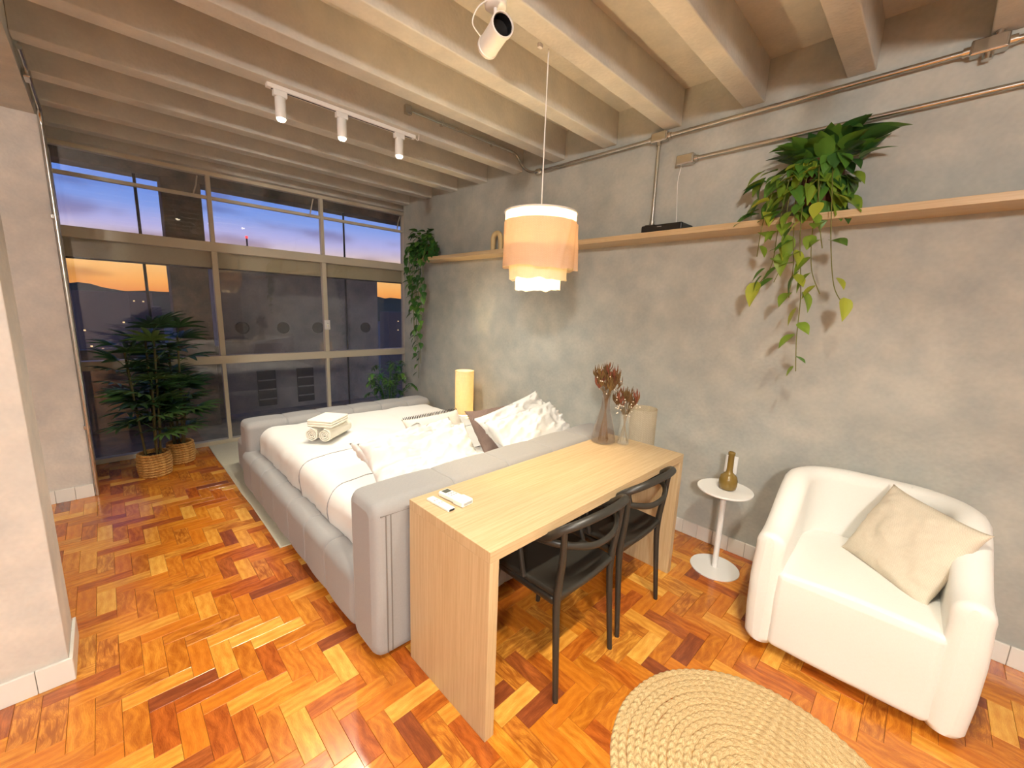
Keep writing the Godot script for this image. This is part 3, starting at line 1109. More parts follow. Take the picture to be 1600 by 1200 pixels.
func bed() -> void:
	var t := thing("upholstered_bed", "low light grey upholstered bed with padded headboard and footboard", "bed", Vector3(0.69, 0, -1.44))
	var hb := Node3D.new()
	hb.name = "headboard"
	t.add_child(hb)
	run_of_panels(hb, Vector3(0, 0.02, -0.135), 0.0, [0.41, 0.357, 0.357, 0.357, 0.33], 0.25, 0.725, 0.05, "cushion_panel")
	for xx in [0.052, 0.074]:
		var pip := MB.new()
		pip.tube([Vector3(xx, 0.05, -0.0095), Vector3(xx, 0.38, -0.0085), Vector3(xx, 0.690, -0.0095)], 0.0028, 6)
		obj("piping", pip, M.seam_grey, hb)
	var cross := MB.new()
	cross.tube([Vector3(0.03, 0.692, -0.012), Vector3(0.2, 0.692, -0.0085), Vector3(0.41, 0.692, -0.0095)], 0.0028, 6)
	obj("piping", cross, M.seam_grey, hb)
	var ft := Node3D.new()
	ft.name = "footboard"
	t.add_child(ft)
	run_of_panels(ft, Vector3(0.03, 0.14, -2.385), 0.0, [0.31, 0.285, 0.285, 0.285, 0.285, 0.28], 0.24, 0.425, 0.055, "cushion_panel")
	var rl := Node3D.new()
	rl.name = "side_rail"
	t.add_child(rl)
	run_of_panels(rl, Vector3(0.075, 0.02, -0.24), PI / 2, [0.35, 0.30, 0.30, 0.30, 0.30, 0.30, 0.28], 0.15, 0.31, 0.06, "cushion_panel")
	var rr := Node3D.new()
	rr.name = "side_rail"
	t.add_child(rr, true)
	run_of_panels(rr, Vector3(1.735, 0.02, -0.24), PI / 2, [0.35, 0.30, 0.30, 0.30, 0.30, 0.30, 0.28], 0.15, 0.31, 0.06, "cushion_panel")
	var er := Node3D.new()
	er.name = "end_rail"
	t.add_child(er)
	run_of_panels(er, Vector3(0.06, 0.02, -2.70), 0.0, [0.35, 0.34, 0.34, 0.34, 0.31], 0.26, 0.31, 0.06, "cushion_panel")
	obj("platform", span(0.12, 1.7, 0.04, 0.24, -2.3, -0.2), M.bed_fabric, t)

	# duvet over the mattress
	var z := noise(19, 1.0, 3)
	var mb := MB.new()
	var puff := func(p: Vector3, nn: Vector3):
		var side := clampf(1.0 - nn.y, 0.0, 1.0)
		var d := z.get_noise_3d(p.x * 2.2, p.y * 2.0, p.z * 2.2) * 0.014
		# hanging folds on the side, soft creases on the top
		d += sin(p.z * 26.0 + z.get_noise_2d(p.z * 3.0, p.y * 4.0) * 5.0) * 0.006 * side * clampf(0.9 - p.y * 4.0, 0.2, 1.0)
		d += z.get_noise_3d(p.x * 7.0, 3.0, p.z * 5.0) * 0.006
		d += z.get_noise_3d(p.x * 9.0, p.y * 3.0, p.z * 16.0) * 0.006 * smoothstep(0.35, 0.7, p.z)
		return p + nn * d + Vector3.UP * (0.012 * (1.0 - pow(p.x / 0.8, 2.0)))
	var half := Vector3(0.80, 0.1425, 1.01)
	mb.rbox(Vector3.ZERO, half * 2.0, 0.095, 4, Basis(), -45, puff)
	var du := thing("duvet", "smooth white duvet spread over the bed", "duvet", Vector3(1.595, 0.245, -2.69))
	obj("cover", mb, M.white_cotton, du, Vector3(0, 0.1425, 0))
	for zz in [-0.02, 0.46]:
		var pts := []
		for i in 40:
			# down the left side, round the edge and across the top
			var f := i / 39.0
			var q := Vector3(-half.x, lerpf(-0.10, half.y - 0.095, f / 0.12), zz + 0.02) if f < 0.12 else Vector3(lerpf(-half.x + 0.095, 0.74, (f - 0.24) / 0.76), half.y, zz)
			var nn := Vector3.LEFT if f < 0.12 else Vector3.UP
			if f >= 0.12 and f < 0.24:
				var a := PI / 2 * (f - 0.12) / 0.12
				nn = Vector3(-cos(a), sin(a), 0)
				q = Vector3(-half.x + 0.095, half.y - 0.095, zz + 0.02 * (1.0 - (f - 0.12) / 0.12)) + nn * 0.095
			q.z += 0.012 * sin(q.x * 4.0)
			pts.append(puff.call(q, nn) + nn * 0.0012)
		var sm := MB.new()
		sm.tube(pts, 0.0028, 6)
		obj("hem", sm, M.seam_thread, du, Vector3(0, 0.1425, 0))

	pillows()
	towels()
	# bedside stands, mostly behind the bed
	for p in [[-3.33, "low oak stand beneath the lit lamp between bed and wall"], [-1.33, "low oak stand beneath the unlit lamp behind the desk"]]:
		var n := thing("bedside_stand", p[1], "stand", Vector3(2.668, 0, p[0]), 0.0, "bedside stands")
		obj("top", boxm(Vector3(0, 0.405, 0), Vector3(0.32, 0.03, 0.34), 0.003), M.oak, n)
		for sx in [-1, 1]:
			obj("side_panel", boxm(Vector3(sx * 0.145, 0.195, 0), Vector3(0.025, 0.39, 0.33), 0.003), M.oak, n)
		obj("shelf", boxm(Vector3(0, 0.14, 0), Vector3(0.265, 0.02, 0.32), 0.002), M.oak, n)

func pillow_mesh(w: float, h: float, th: float, crease: float, sd: int, nu := 40, nv := 30) -> MB:
	var z := noise(sd, 1.0, 3)
	var mb := MB.new()
	var first := 0
	for side in [1.0, -1.0]:
		var k := mb.v.size()
		for i in nu + 1:
			for j in nv + 1:
				var u := -1.0 + 2.0 * i / nu
				var v := -1.0 + 2.0 * j / nv
				var pin := 1.0 - 0.07 * (1.0 - pow(absf(u), 4.0)) * pow(absf(v), 3.0)
				var pinu := 1.0 - 0.07 * (1.0 - pow(absf(v), 4.0)) * pow(absf(u), 3.0)
				var t := pow(maxf(0.0, (1.0 - pow(absf(u), 2.6)) * (1.0 - pow(absf(v), 2.6))), 0.55)
				# long sweeping creases that run out from the corners
				var r1 := absf(z.get_noise_3d(u * 0.9 + v * 0.5, v * 2.2 - u * 0.7, side * 5.0))
				var r2 := absf(z.get_noise_3d(u * 1.5 - v * 0.9, v * 1.6 + u * 1.1, side * 9.0))
				var c: float = (z.get_noise_3d(u * 1.1 + v * 0.4, v * 1.3, side * 3.0) * 1.3 + minf(r1, 0.25) * -2.2 + minf(r2, 0.2) * -1.4 + 0.6) * crease * side
				var edge := 1.0 if absf(u) < 0.999 and absf(v) < 0.999 else 0.0
				mb.v.append(Vector3(u * w / 2 * pinu, v * h / 2 * pin, side * (t * th / 2 + 0.002 * edge) + c * minf(t * 2.0 + 0.25, 1.0) * (1.0 if edge > 0.0 else 0.0)))
				mb.n.append(Vector3(0, 0, side))
				mb.uv.append(Vector2(u, v))
		for i in nu:
			for j in nv:
				var e := k + i * (nv + 1) + j
				mb.ix.append_array([e, e + nv + 1, e + nv + 2, e, e + nv + 2, e + 1])
	mb.weld(first)
	return mb

func place(o: Node3D, at: Vector3, yaw: float, lean: float, roll := 0.0) -> void:
	o.position = at
	o.basis = Basis(Vector3.UP, yaw) * Basis(Vector3.RIGHT, lean) * Basis(Vector3.BACK, roll)

func pillows() -> void:
	var sets := [
		["crumpled white pillow against the headboard, nearest its open end", 0.70, 0.44, 0.13, 0.045, 31, Vector3(1.21, 0.680, -1.825), 0.0, 0.80, 0.0],
		["crumpled white pillow leaning in front of the pair's left rear pillow", 0.72, 0.44, 0.11, 0.045, 32, Vector3(1.26, 0.680, -1.985), 0.06, 0.98, 0.05],
		["white pillow against the headboard at the grey wall side", 0.70, 0.44, 0.11, 0.036, 33, Vector3(2.08, 0.680, -1.83), -0.03, 0.85, 0.10],
		["white pillow with a raised pointed corner beside the lit lamp", 0.72, 0.42, 0.10, 0.036, 34, Vector3(2.11, 0.715, -1.98), -0.06, 0.85, 0.22]]
	for s in sets:
		var p := thing("pillow", s[0], "pillow", Vector3.ZERO, 0.0, "white pillows at the headboard")
		obj("case", pillow_mesh(s[1], s[2], s[3], s[4], s[5]), M.white_cotton, p)
		place(p, s[6], s[7], -s[8], s[9])
	var c := thing("tasselled_cushion", "cream cushion with a dark tasselled edge in front of the pillows", "cushion")
	obj("cover", pillow_mesh(0.46, 0.42, 0.11, 0.006, 41), M.cushion_stripe, c)
	for i in 34:
		var x := lerpf(-0.215, 0.215, i / 33.0)
		var ts := MB.new()
		ts.tube([Vector3(x, 0.193, 0), Vector3(x + 0.002, 0.206, 0.002), Vector3(x + 0.003, 0.219, 0)], [0.0022, 0.004, 0.0018], 5)
		obj("tassel", ts, M.tassel, c)
	place(c, Vector3(1.52, 0.655, -2.17), 0.05, -0.62)
	var d := thing("mauve_cushion", "mauve brown cushion tucked in front of the wall side pillows", "cushion")
	obj("cover", pillow_mesh(0.46, 0.42, 0.12, 0.008, 42), M.mauve_cloth, d)
	place(d, Vector3(2.03, 0.645, -2.15), -0.05, -0.75)

func towels() -> void:
	# two rolled towels side by side, one folded on top
	var axis := Vector3(0.78, 0, -0.62).normalized()
	var side := Vector3(0.62, 0, 0.78).normalized()
	var at := Vector3(0.985, 0.545, -3.03)
	for k in 2:
		var t := thing("rolled_towel", ["cream rolled towel on the duvet, left of the pair", "cream rolled towel on the duvet, right of the pair"][k], "towel", at + side * 0.103 * k, 0.0, "rolled towels on the bed")
		var rows := []
		var end := MB.new()
		var spiral := []
		for i in 58:
			var a := i * 0.36
			var r := 0.010 + 0.0020 * a
			spiral.append((side * cos(a) + Vector3.UP * sin(a)) * r + Vector3.UP * 0.052)
		for s in 2:
			var path := []
			for p in spiral:
				path.append(p + axis * (0.0 if s == 0 else 0.30))
			rows.append(path)
		# a sheet with thickness wound into a spiral
		var sheet := MB.new()
		var inner := []
		for r in rows:
			var q := []
			for p in r:
				var mid: Vector3 = Vector3.UP * 0.052 + axis * (p.dot(axis))
				q.append(p + (mid - p).normalized() * 0.0085)
			inner.append(q)
		sheet.grid([rows[0], rows[1]], false, false, false)
		sheet.grid([inner[0], inner[1]], false, false, false)
		sheet.grid([rows[0], inner[0]], false, false, false)
		sheet.grid([rows[1], inner[1]], false, false, false)
		obj("wound_cloth", sheet, M.towel_cloth, t)
		end.tube([Vector3.UP * 0.052 + axis * 0.03, Vector3.UP * 0.052 + axis * 0.27], 0.040, 16)
		obj("core", end, M.towel_cloth, t)
	var f := thing("folded_towel", "cream folded towel lying on the two rolled towels", "towel", at + side * 0.06 + axis * 0.13 + Vector3.UP * 0.104)
	f.basis = Basis(axis, Vector3.UP, axis.cross(Vector3.UP).normalized())
	for k in 3:
		var mb := MB.new()
		mb.rbox(Vector3.ZERO, Vector3(0.24, 0.017, 0.19), 0.008, 2, Basis(), 6, func(p: Vector3, _n): return p + Vector3.DOWN * 0.15 * p.z * p.z)
		obj("fold", mb, M.towel_cloth, f, Vector3(0.003 * k, 0.011 + 0.0165 * k, -0.002 * k))

# ---------------------------------------------------------------- desk, chairs and what stands on the desk
func desk() -> void:
	var t := thing("oak_desk", "light oak waterfall desk behind the headboard", "desk", Vector3(0.829, 0, -1.412))
	var th := 0.042
	obj("desk_top", span(0.0, 1.496, 0.752 - th, 0.752, 0, 0.506, 0.0015), M.oak, t)
	obj("side_panel", span(0.0, th, 0.0, 0.752 - th, 0.0, 0.506, 0.0015), M.oak, t)
	obj("side_panel", span(1.496 - th, 1.496, 0.0, 0.752 - th, 0.0, 0.506, 0.0015), M.oak, t)

	var r := thing("slim_remote", "slim white remote control lying at the desk edge", "remote", Vector3(0.897, 0.752, -1.287), 0.06)
	obj("case", boxm(Vector3(0, 0.0055, 0), Vector3(0.034, 0.011, 0.142), 0.003), M.white_remote, r)
	obj("infrared_cap", boxm(Vector3(0, 0.0055, 0.0705), Vector3(0.026, 0.008, 0.003), 0.001), M.black_plastic, r)
	for k in 4:
		obj("button", boxm(Vector3(-0.007 + 0.014 * (k % 2), 0.0114, -0.03 + 0.03 * (k / 2)), Vector3(0.007, 0.001, 0.007), 0.0004), M.grey_button, r)
	var q := thing("aircon_remote", "chunky white air conditioner remote with a grey display", "remote", Vector3(0.968, 0.752, -1.283), 0.10)
	obj("case", boxm(Vector3(0, 0.012, -0.012), Vector3(0.052, 0.022, 0.135), 0.007), M.white_remote, q)
	obj("wall_holder", boxm(Vector3(0, 0.0125, 0.045), Vector3(0.062, 0.025, 0.06), 0.006), M.white_remote, q)
	obj("display", boxm(Vector3(0, 0.0232, -0.055), Vector3(0.034, 0.001, 0.028), 0.0004), M.remote_screen, q)
	obj("holder_slot", boxm(Vector3(0, 0.013, 0.0752), Vector3(0.045, 0.010, 0.001)), M.grey_button, q)
	for k in 6:
		obj("button", boxm(Vector3(-0.013 + 0.013 * (k % 3), 0.0233, -0.026 + 0.016 * (k / 3)), Vector3(0.008, 0.001, 0.008), 0.0004), M.grey_button, q)
	vases()

func vases() -> void:
	rng.seed = 23
	var t := thing("smoked_vase", "large smoked glass flask vase with dried brown flowers on the desk", "vase", Vector3(2.14, 0.752, -1.335))
	var g := MB.new()
	var prof := [Vector2(0.0, 0.0015), Vector2(0.066, 0.0015), Vector2(0.074, 0.008), Vector2(0.073, 0.03), Vector2(0.062, 0.09), Vector2(0.046, 0.15), Vector2(0.033, 0.20), Vector2(0.027, 0.24), Vector2(0.0255, 0.285), Vector2(0.027, 0.305)]
	g.lathe(prof, 32)
	var pin := []
	for p in prof:
		pin.append(Vector2(maxf(p.x - 0.0025, 0.0), p.y + (0.006 if p.x < 0.07 and p.y < 0.01 else 0.0)))
	g.lathe(pin, 32)
	obj("glass_flask", g, M.smoked_glass, t)
	dried_bunch(t, 40, 0.01, 0.275, 0.30, 0.49, 0.095, 16)
	var u := thing("clear_vase", "narrow clear glass vase with dried grasses and white blossom on the desk", "vase", Vector3(2.205, 0.752, -1.235))
	var h := MB.new()
	h.lathe([Vector2(0.0, 0.0015), Vector2(0.036, 0.0015), Vector2(0.038, 0.006), Vector2(0.034, 0.05), Vector2(0.029, 0.10), Vector2(0.027, 0.15), Vector2(0.030, 0.19)], 28)
	h.lathe([Vector2(0.0, 0.010), Vector2(0.034, 0.010), Vector2(0.032, 0.05), Vector2(0.027, 0.10), Vector2(0.025, 0.15), Vector2(0.028, 0.19)], 28)
	obj("glass_cylinder", h, M.clear_glass, u)
	dried_bunch(u, 26, 0.012, 0.175, 0.24, 0.345, 0.085, 40)

func dried_bunch(parent: Node3D, stems: int, y0: float, neck: float, low: float, high: float, spread: float, blossoms: int) -> void:
	for i in stems:
		var a := TAU * i / stems * 2.0 + rng.randf() * 0.5
		var s := sqrt(rng.randf()) * spread
		var top := rng.randf_range(low + (high - low) * 0.35, high) - s * 0.3
		var foot := Vector3(cos(a + 2.6) * 0.03, y0, sin(a + 2.6) * 0.03)
		var mid := Vector3(cos(a) * 0.012, neck, sin(a) * 0.012)
		var tip := Vector3(cos(a) * s, top, sin(a) * s)
		var pts := curve([foot, mid, mid.lerp(tip, 0.55) + Vector3(0, 0.01, 0), tip], 4)
		var st := MB.new()
		st.tube(pts, 0.001, 5)
		var so := obj("stem", st, M.dry_stem, parent)
		var hd := MB.new()
		# a bristly seed head: thin curled bracts round the stem end
		for k in 9:
			var b := TAU * k / 9.0 + rng.randf()
			var from: Vector3 = mid.lerp(tip, 0.62 + 0.035 * k)
			var out := Vector3(cos(b), 0.8, sin(b)).normalized()
			var l := rng.randf_range(0.018, 0.034)
			hd.tube([from, from + out * l * 0.6 + Vector3.UP * l * 0.3, from + out * l * 0.8 + Vector3.UP * l], [0.0022, 0.0032, 0.0008], 5)
		obj("seed_head", hd, [M.dry_head, M.dry_head, M.dry_stem, M.dry_head_red][i % 4], so)
	for i in blossoms:
		var a := rng.randf() * TAU
		var s := sqrt(rng.randf()) * spread * 0.85 + 0.01
		var bl := MB.new()
		bl.lathe([Vector2(0, -0.004), Vector2(0.0036, -0.002), Vector2(0.0042, 0.001), Vector2(0.0025, 0.004), Vector2(0, 0.0045)], 7, Vector3(cos(a) * s, rng.randf_range(neck + 0.01, low + (high - low) * 0.6), sin(a) * s))
		obj("blossom", bl, M.blossom, parent)

func dining_chair(at: Vector3, label: String) -> void:
	# the sitter faces -z; origin on the floor under the seat's middle
	var t := thing("dining_chair", label, "chair", at, 0.0, "dark chairs at the desk")
	var m: Material = M.chair_plastic
	var seat := MB.new()
	seat.rbox(Vector3.ZERO, Vector3(0.43, 0.03, 0.42), 0.012, 2, Basis(), 8, func(p: Vector3, _n):
		var rx := p.x * (1.0 - 0.10 * (p.z / 0.21 * 0.5 + 0.5))
		return Vector3(rx, p.y + 0.35 * p.x * p.x - 0.004 - 0.12 * maxf(0.0, -p.z - 0.12), p.z))
	obj("seat", seat, m, t, Vector3(0, 0.445, 0.0))
	var ap := MB.new()
	ap.rbox(Vector3.ZERO, Vector3(0.38, 0.05, 0.36), 0.02, 2, Basis(), 4, func(p: Vector3, _n): return Vector3(p.x * (1.0 + p.y * 2.0), p.y, p.z))
	obj("apron", ap, m, t, Vector3(0, 0.41, 0.0))
	for s in [-1.0, 1.0]:
		var f := MB.new()
		f.tube([Vector3(s * 0.165, 0.425, -0.165), Vector3(s * 0.185, 0.0, -0.215)], [0.019, 0.012], 10)
		obj("leg", f, m, t)
		var r := MB.new()
		r.tube(curve([Vector3(s * 0.198, 0.0, 0.225), Vector3(s * 0.192, 0.25, 0.205), Vector3(s * 0.190, 0.44, 0.195), Vector3(s * 0.195, 0.62, 0.215), Vector3(s * 0.205, 0.742, 0.222)], 4), [0.0115, 0.012, 0.0125, 0.013, 0.0135, 0.014, 0.0145, 0.015, 0.016, 0.016, 0.015, 0.014, 0.014, 0.013, 0.013, 0.013, 0.012], 10)
		obj("leg", r, m, t)
	# top hoop: round the back, its ends dropping forwards along the sides
	var top := MB.new()
	top.tube(curve([Vector3(-0.185, 0.64, -0.02), Vector3(-0.205, 0.66, 0.07), Vector3(-0.215, 0.692, 0.150), Vector3(-0.208, 0.745, 0.215), Vector3(-0.14, 0.778, 0.268), Vector3(0, 0.79, 0.290), Vector3(0.14, 0.778, 0.268), Vector3(0.208, 0.745, 0.215), Vector3(0.215, 0.692, 0.150), Vector3(0.205, 0.66, 0.07), Vector3(0.185, 0.64, -0.02)], 5), 0.013, 10, true, false, 1.35)
	obj("top_hoop", top, m, t)
	# lower hoop crossing it, rising to the far side
	var low := MB.new()
	low.tube(curve([Vector3(-0.185, 0.64, -0.02), Vector3(-0.215, 0.668, 0.10), Vector3(-0.185, 0.672, 0.200), Vector3(-0.09, 0.655, 0.258), Vector3(0, 0.648, 0.268), Vector3(0.09, 0.655, 0.258), Vector3(0.185, 0.672, 0.200), Vector3(0.215, 0.668, 0.10), Vector3(0.185, 0.64, -0.02)], 5), 0.011, 10, true, false, 1.35)
	obj("lower_hoop", low, m, t)
	var cr := MB.new()
	cr.tube(curve([Vector3(-0.205, 0.46, 0.03), Vector3(-0.20, 0.56, 0.0), Vector3(-0.185, 0.64, -0.02)], 4), 0.012, 8)
	obj("arm_support", cr, m, t)
	var cl := MB.new()
	cl.tube(curve([Vector3(0.205, 0.46, 0.03), Vector3(0.20, 0.56, 0.0), Vector3(0.185, 0.64, -0.02)], 4), 0.012, 8)
	obj("arm_support", cl, m, t)

# ---------------------------------------------------------------- armchair corner
func armchair() -> void:
	# built facing +z, then turned so that it faces -x
	var t := thing("tub_armchair", "white upholstered tub armchair against the grey wall", "armchair", Vector3(2.43, 0, -0.07), -PI / 2 + 0.03)
	var hw := 0.365
	var hd := 0.37
	var th := 0.105
	var rows := []
	var rc := 0.27
	# centre line of the shell, from the left front round the back to the right front
	var path := []
	var inset := th / 2
	var X := hw - inset
	var Zb := -(hd - inset)
	var Zf := hd - 0.035
	var R := rc - inset
	for i in 9:
		path.append(Vector3(-X, 0, lerpf(Zf, Zb + R, i / 8.0)))
	for i in range(1, 9):
		var a := PI / 2 * i / 8.0
		path.append(Vector3(-X + R - R * cos(a), 0, Zb + R - R * sin(a)))
	for i in range(1, 6):
		path.append(Vector3(lerpf(-X + R, X - R, i / 6.0), 0, Zb))
	for i in 9:
		var a := PI / 2 * i / 8.0
		path.append(Vector3(X - R + R * sin(a), 0, Zb + R - R * cos(a)))
	for i in range(1, 9):
		path.append(Vector3(X, 0, lerpf(Zb + R, Zf, i / 8.0)))
	var z := noise(60, 1.0, 2)
	var count := path.size()
	var build := func(ring_scale: float, p: Vector3, out: Vector3, fwd: Vector3) -> Array:
		var back := clampf((Zf - p.z) / (Zf - Zb), 0.0, 1.0)
		var top := lerpf(0.585, 0.765, smoothstep(0.05, 0.75, back))
		var bot := 0.045
		var w := th / 2 * ring_scale
		var ring := []
		# outer side up, round the top, inner side down
		for y in [bot, bot + 0.02, 0.2, 0.35, top - 0.16, top - 0.08]:
			var bulge: float = 0.012 * sin(PI * clampf((y - bot) / (top - bot), 0.0, 1.0))
			var pull := 0.012 if y < bot + 0.01 else 0.0
			ring.append(p + out * (w + bulge - pull) + Vector3.UP * y)
		for k in range(0, 9):
			var a := PI * k / 8.0
			ring.append(p + out * (cos(a) * (w + 0.006)) + Vector3.UP * (top - 0.055 + sin(a) * 0.055 * lerpf(0.6, 1.0, ring_scale)))
		for y in [top - 0.10, top - 0.2, 0.38, 0.2, bot + 0.02, bot]:
			ring.append(p - out * (w + 0.006 * sin(PI * clampf((y - bot) / (top - bot), 0.0, 1.0))) + Vector3.UP * y)
		return ring
	for i in count:
		var d: Vector3 = (path[mini(i + 1, count - 1)] - path[maxi(i - 1, 0)]).normalized()
		var out := Vector3(d.z, 0, -d.x) * 1.0
		if out.dot(path[i] - Vector3(0, 0, 0.1)) < 0.0:
			out = -out
		if i == 0:
			for k in 7:
				var s: float = sin(PI / 2 * (k + 1.2) / 8.2)
				var f: float = 0.036 * cos(PI / 2 * (k + 1.2) / 8.2)
				rows.append(build.call(s, path[i] + Vector3(0, 0, f), out, d))
		rows.append(build.call(1.0, path[i], out, d))
		if i == count - 1:
			for k in range(6, -1, -1):
				var s: float = sin(PI / 2 * (k + 1.2) / 8.2)
				var f: float = 0.036 * cos(PI / 2 * (k + 1.2) / 8.2)
				rows.append(build.call(s, path[i] + Vector3(0, 0, f), out, d))
	var mb := MB.new()
	mb.grid(rows, false, true, false)
	# one orientation for the whole shell: up on the rolled top
	if mb.n[14 * (rows[0].size() + 1) + 10].y < 0.0:
		for q in mb.n.size():
			mb.n[q] = -mb.n[q]
	mb.fan(rows[0], Vector3.BACK)
	mb.fan(rows[rows.size() - 1], Vector3.BACK)
	obj("shell", mb, M.armchair_cloth, t)
	var st := MB.new()
	st.rbox(Vector3.ZERO, Vector3(0.545, 0.375, 0.63), 0.03, 4, Basis(), 8, func(p: Vector3, n: Vector3):
		var crown := 0.012 * (1.0 - pow(p.x / 0.27, 2.0)) if n.y > 0.5 else 0.0
		return p + Vector3.UP * crown + n * z.get_noise_3d(p.x * 4.0, p.y * 4.0, p.z * 4.0) * 0.005)
	obj("seat_block", st, M.armchair_cloth, t, Vector3(0, 0.2325, 0.055))
	for s in [-0.115, 0.115]:
		var seam := MB.new()
		seam.tube([Vector3(s, 0.42, -0.262), Vector3(s, 0.6, -0.264), Vector3(s * 1.02, 0.71, -0.263), Vector3(s * 1.05, 0.762, -0.29)], 0.0022, 5)
		obj("back_seam", seam, M.armchair_cloth, t)
	var pl := MB.new()
	pl.lathe([Vector2(0, 0), Vector2(0.25, 0), Vector2(0.25, 0.045), Vector2(0, 0.045)], 28)
	obj("swivel_plinth", pl, M.black_plastic, t)

	var c := thing("linen_cushion", "flecked beige linen cushion resting in the armchair", "cushion")
	obj("cover", pillow_mesh(0.42, 0.40, 0.13, 0.008, 52), M.linen_beige, c)
	var tg := MB.new()
	tg.rbox(Vector3(-0.185, -0.205, 0.0), Vector3(0.028, 0.045, 0.0015), 0.0005)
	obj("care_tag", tg, M.white_paint, c)
	c.position = Vector3(2.45, 0.585, 0.06)
	var zz := Vector3(-0.68, 0.45, -0.58).normalized()
	var xx := Vector3.UP.cross(zz).normalized()
	c.basis = Basis(xx, zz.cross(xx), zz) * Basis(Vector3.BACK, -0.08)

func side_table() -> void:
	var t := thing("pedestal_table", "small round white pedestal table beside the armchair", "side table", Vector3(2.568, 0, -0.735))
	var b := MB.new()
	b.lathe([Vector2(0, 0), Vector2(0.138, 0), Vector2(0.140, 0.003), Vector2(0.139, 0.008), Vector2(0.0, 0.010)], 48)
	obj("foot_plate", b, M.white_metal, t)
	var p := MB.new()
	p.tube([Vector3(0, 0.009, 0), Vector3(0, 0.516, 0)], 0.0165, 20)
	obj("post", p, M.white_metal, t)
	var q := MB.new()
	q.lathe([Vector2(0, 0.516), Vector2(0.150, 0.516), Vector2(0.153, 0.520), Vector2(0.153, 0.525), Vector2(0.151, 0.528), Vector2(0, 0.528)], 48)
	obj("table_top", q, M.white_metal, t)
	var v := obj("bottle_vase", bottle(), M.olive_glaze, null, Vector3(2.572, 0.528, -0.725))
	tag(v, "olive brown ceramic bottle vase with a long neck on the pedestal table", "vase")
	var o := thing("wall_outlet", "white wall outlet plate behind the olive bottle vase", "outlet", Vector3(WX, 0.595, -0.795))
	obj("plate", boxm(Vector3(-0.005, 0, 0), Vector3(0.010, 0.118, 0.076), 0.003), M.white_metal, o)
	obj("socket_insert", boxm(Vector3(-0.011, 0, 0), Vector3(0.004, 0.05, 0.04), 0.0015), M.white_tile, o)

func bottle() -> MB:
	var m := MB.new()
	m.lathe([Vector2(0, 0), Vector2(0.036, 0), Vector2(0.046, 0.008), Vector2(0.050, 0.030), Vector2(0.050, 0.060), Vector2(0.044, 0.082), Vector2(0.028, 0.097), Vector2(0.019, 0.106), Vector2(0.0165, 0.125), Vector2(0.0165, 0.21), Vector2(0.019, 0.213), Vector2(0.019, 0.228), Vector2(0.0165, 0.231), Vector2(0.013, 0.231), Vector2(0.012, 0.2)], 28)
	return m

func rugs() -> void:
	var t := thing("jute_rug", "round braided jute rug at the armchair's feet", "rug", Vector3(1.385, 0, -0.185))
	var z := noise(88, 1.0, 2)
	var rings := 17
	for k in rings:
		var r := 0.014 + 0.0273 * k
		var segs := int(maxf(24.0, TAU * r / 0.0065))
		var rows := []
		for i in segs:
			var a := TAU * i / segs
			var s := a * r
			var ring := []
			var wob := z.get_noise_3d(cos(a) * 2.0, k * 0.7, sin(a) * 2.0) * 0.004
			for j in 7:
				var b := PI * j / 6.0
				# three strands crossing: bumps that travel across the braid
				var bump := 0.5 + 0.5 * sin(s * TAU / 0.030 + absf(cos(b)) * 3.2 + k)
				var h := 0.001 + 0.013 * (0.42 + 0.58 * bump) * pow(sin(b), 0.8)
				var rr := r + wob + cos(b) * (0.0138 + 0.0012 * bump)
				ring.append(Vector3(cos(a) * rr, (h if j > 0 and j < 6 else 0.0005), sin(a) * rr))
			rows.append(ring)
		var mb := MB.new()
		mb.grid(rows, true, false, false, maxf(1.0, roundf(TAU * r / 0.25)) / 3.0, 0.5)
		for q in mb.n.size():
			if mb.n[q].y < 0.0:
				mb.n[q] = -mb.n[q]
		obj("braid", mb, M.jute, t)

	var g := thing("bedside_rug", "pale woven rug lying under the bed", "rug", Vector3(0.654, 0, -2.68))
	var mb := MB.new()
	mb.rbox(Vector3(0.8, 0.005, -1.24), Vector3(1.6, 0.010, 2.48), 0.004, 1, Basis(), 10, func(p: Vector3, _n): return p + Vector3(z.get_noise_1d(p.z * 3.0) * 0.010 if p.x < -0.75 else 0.0, 0, 0))
	obj("pile", mb, M.shag, g)

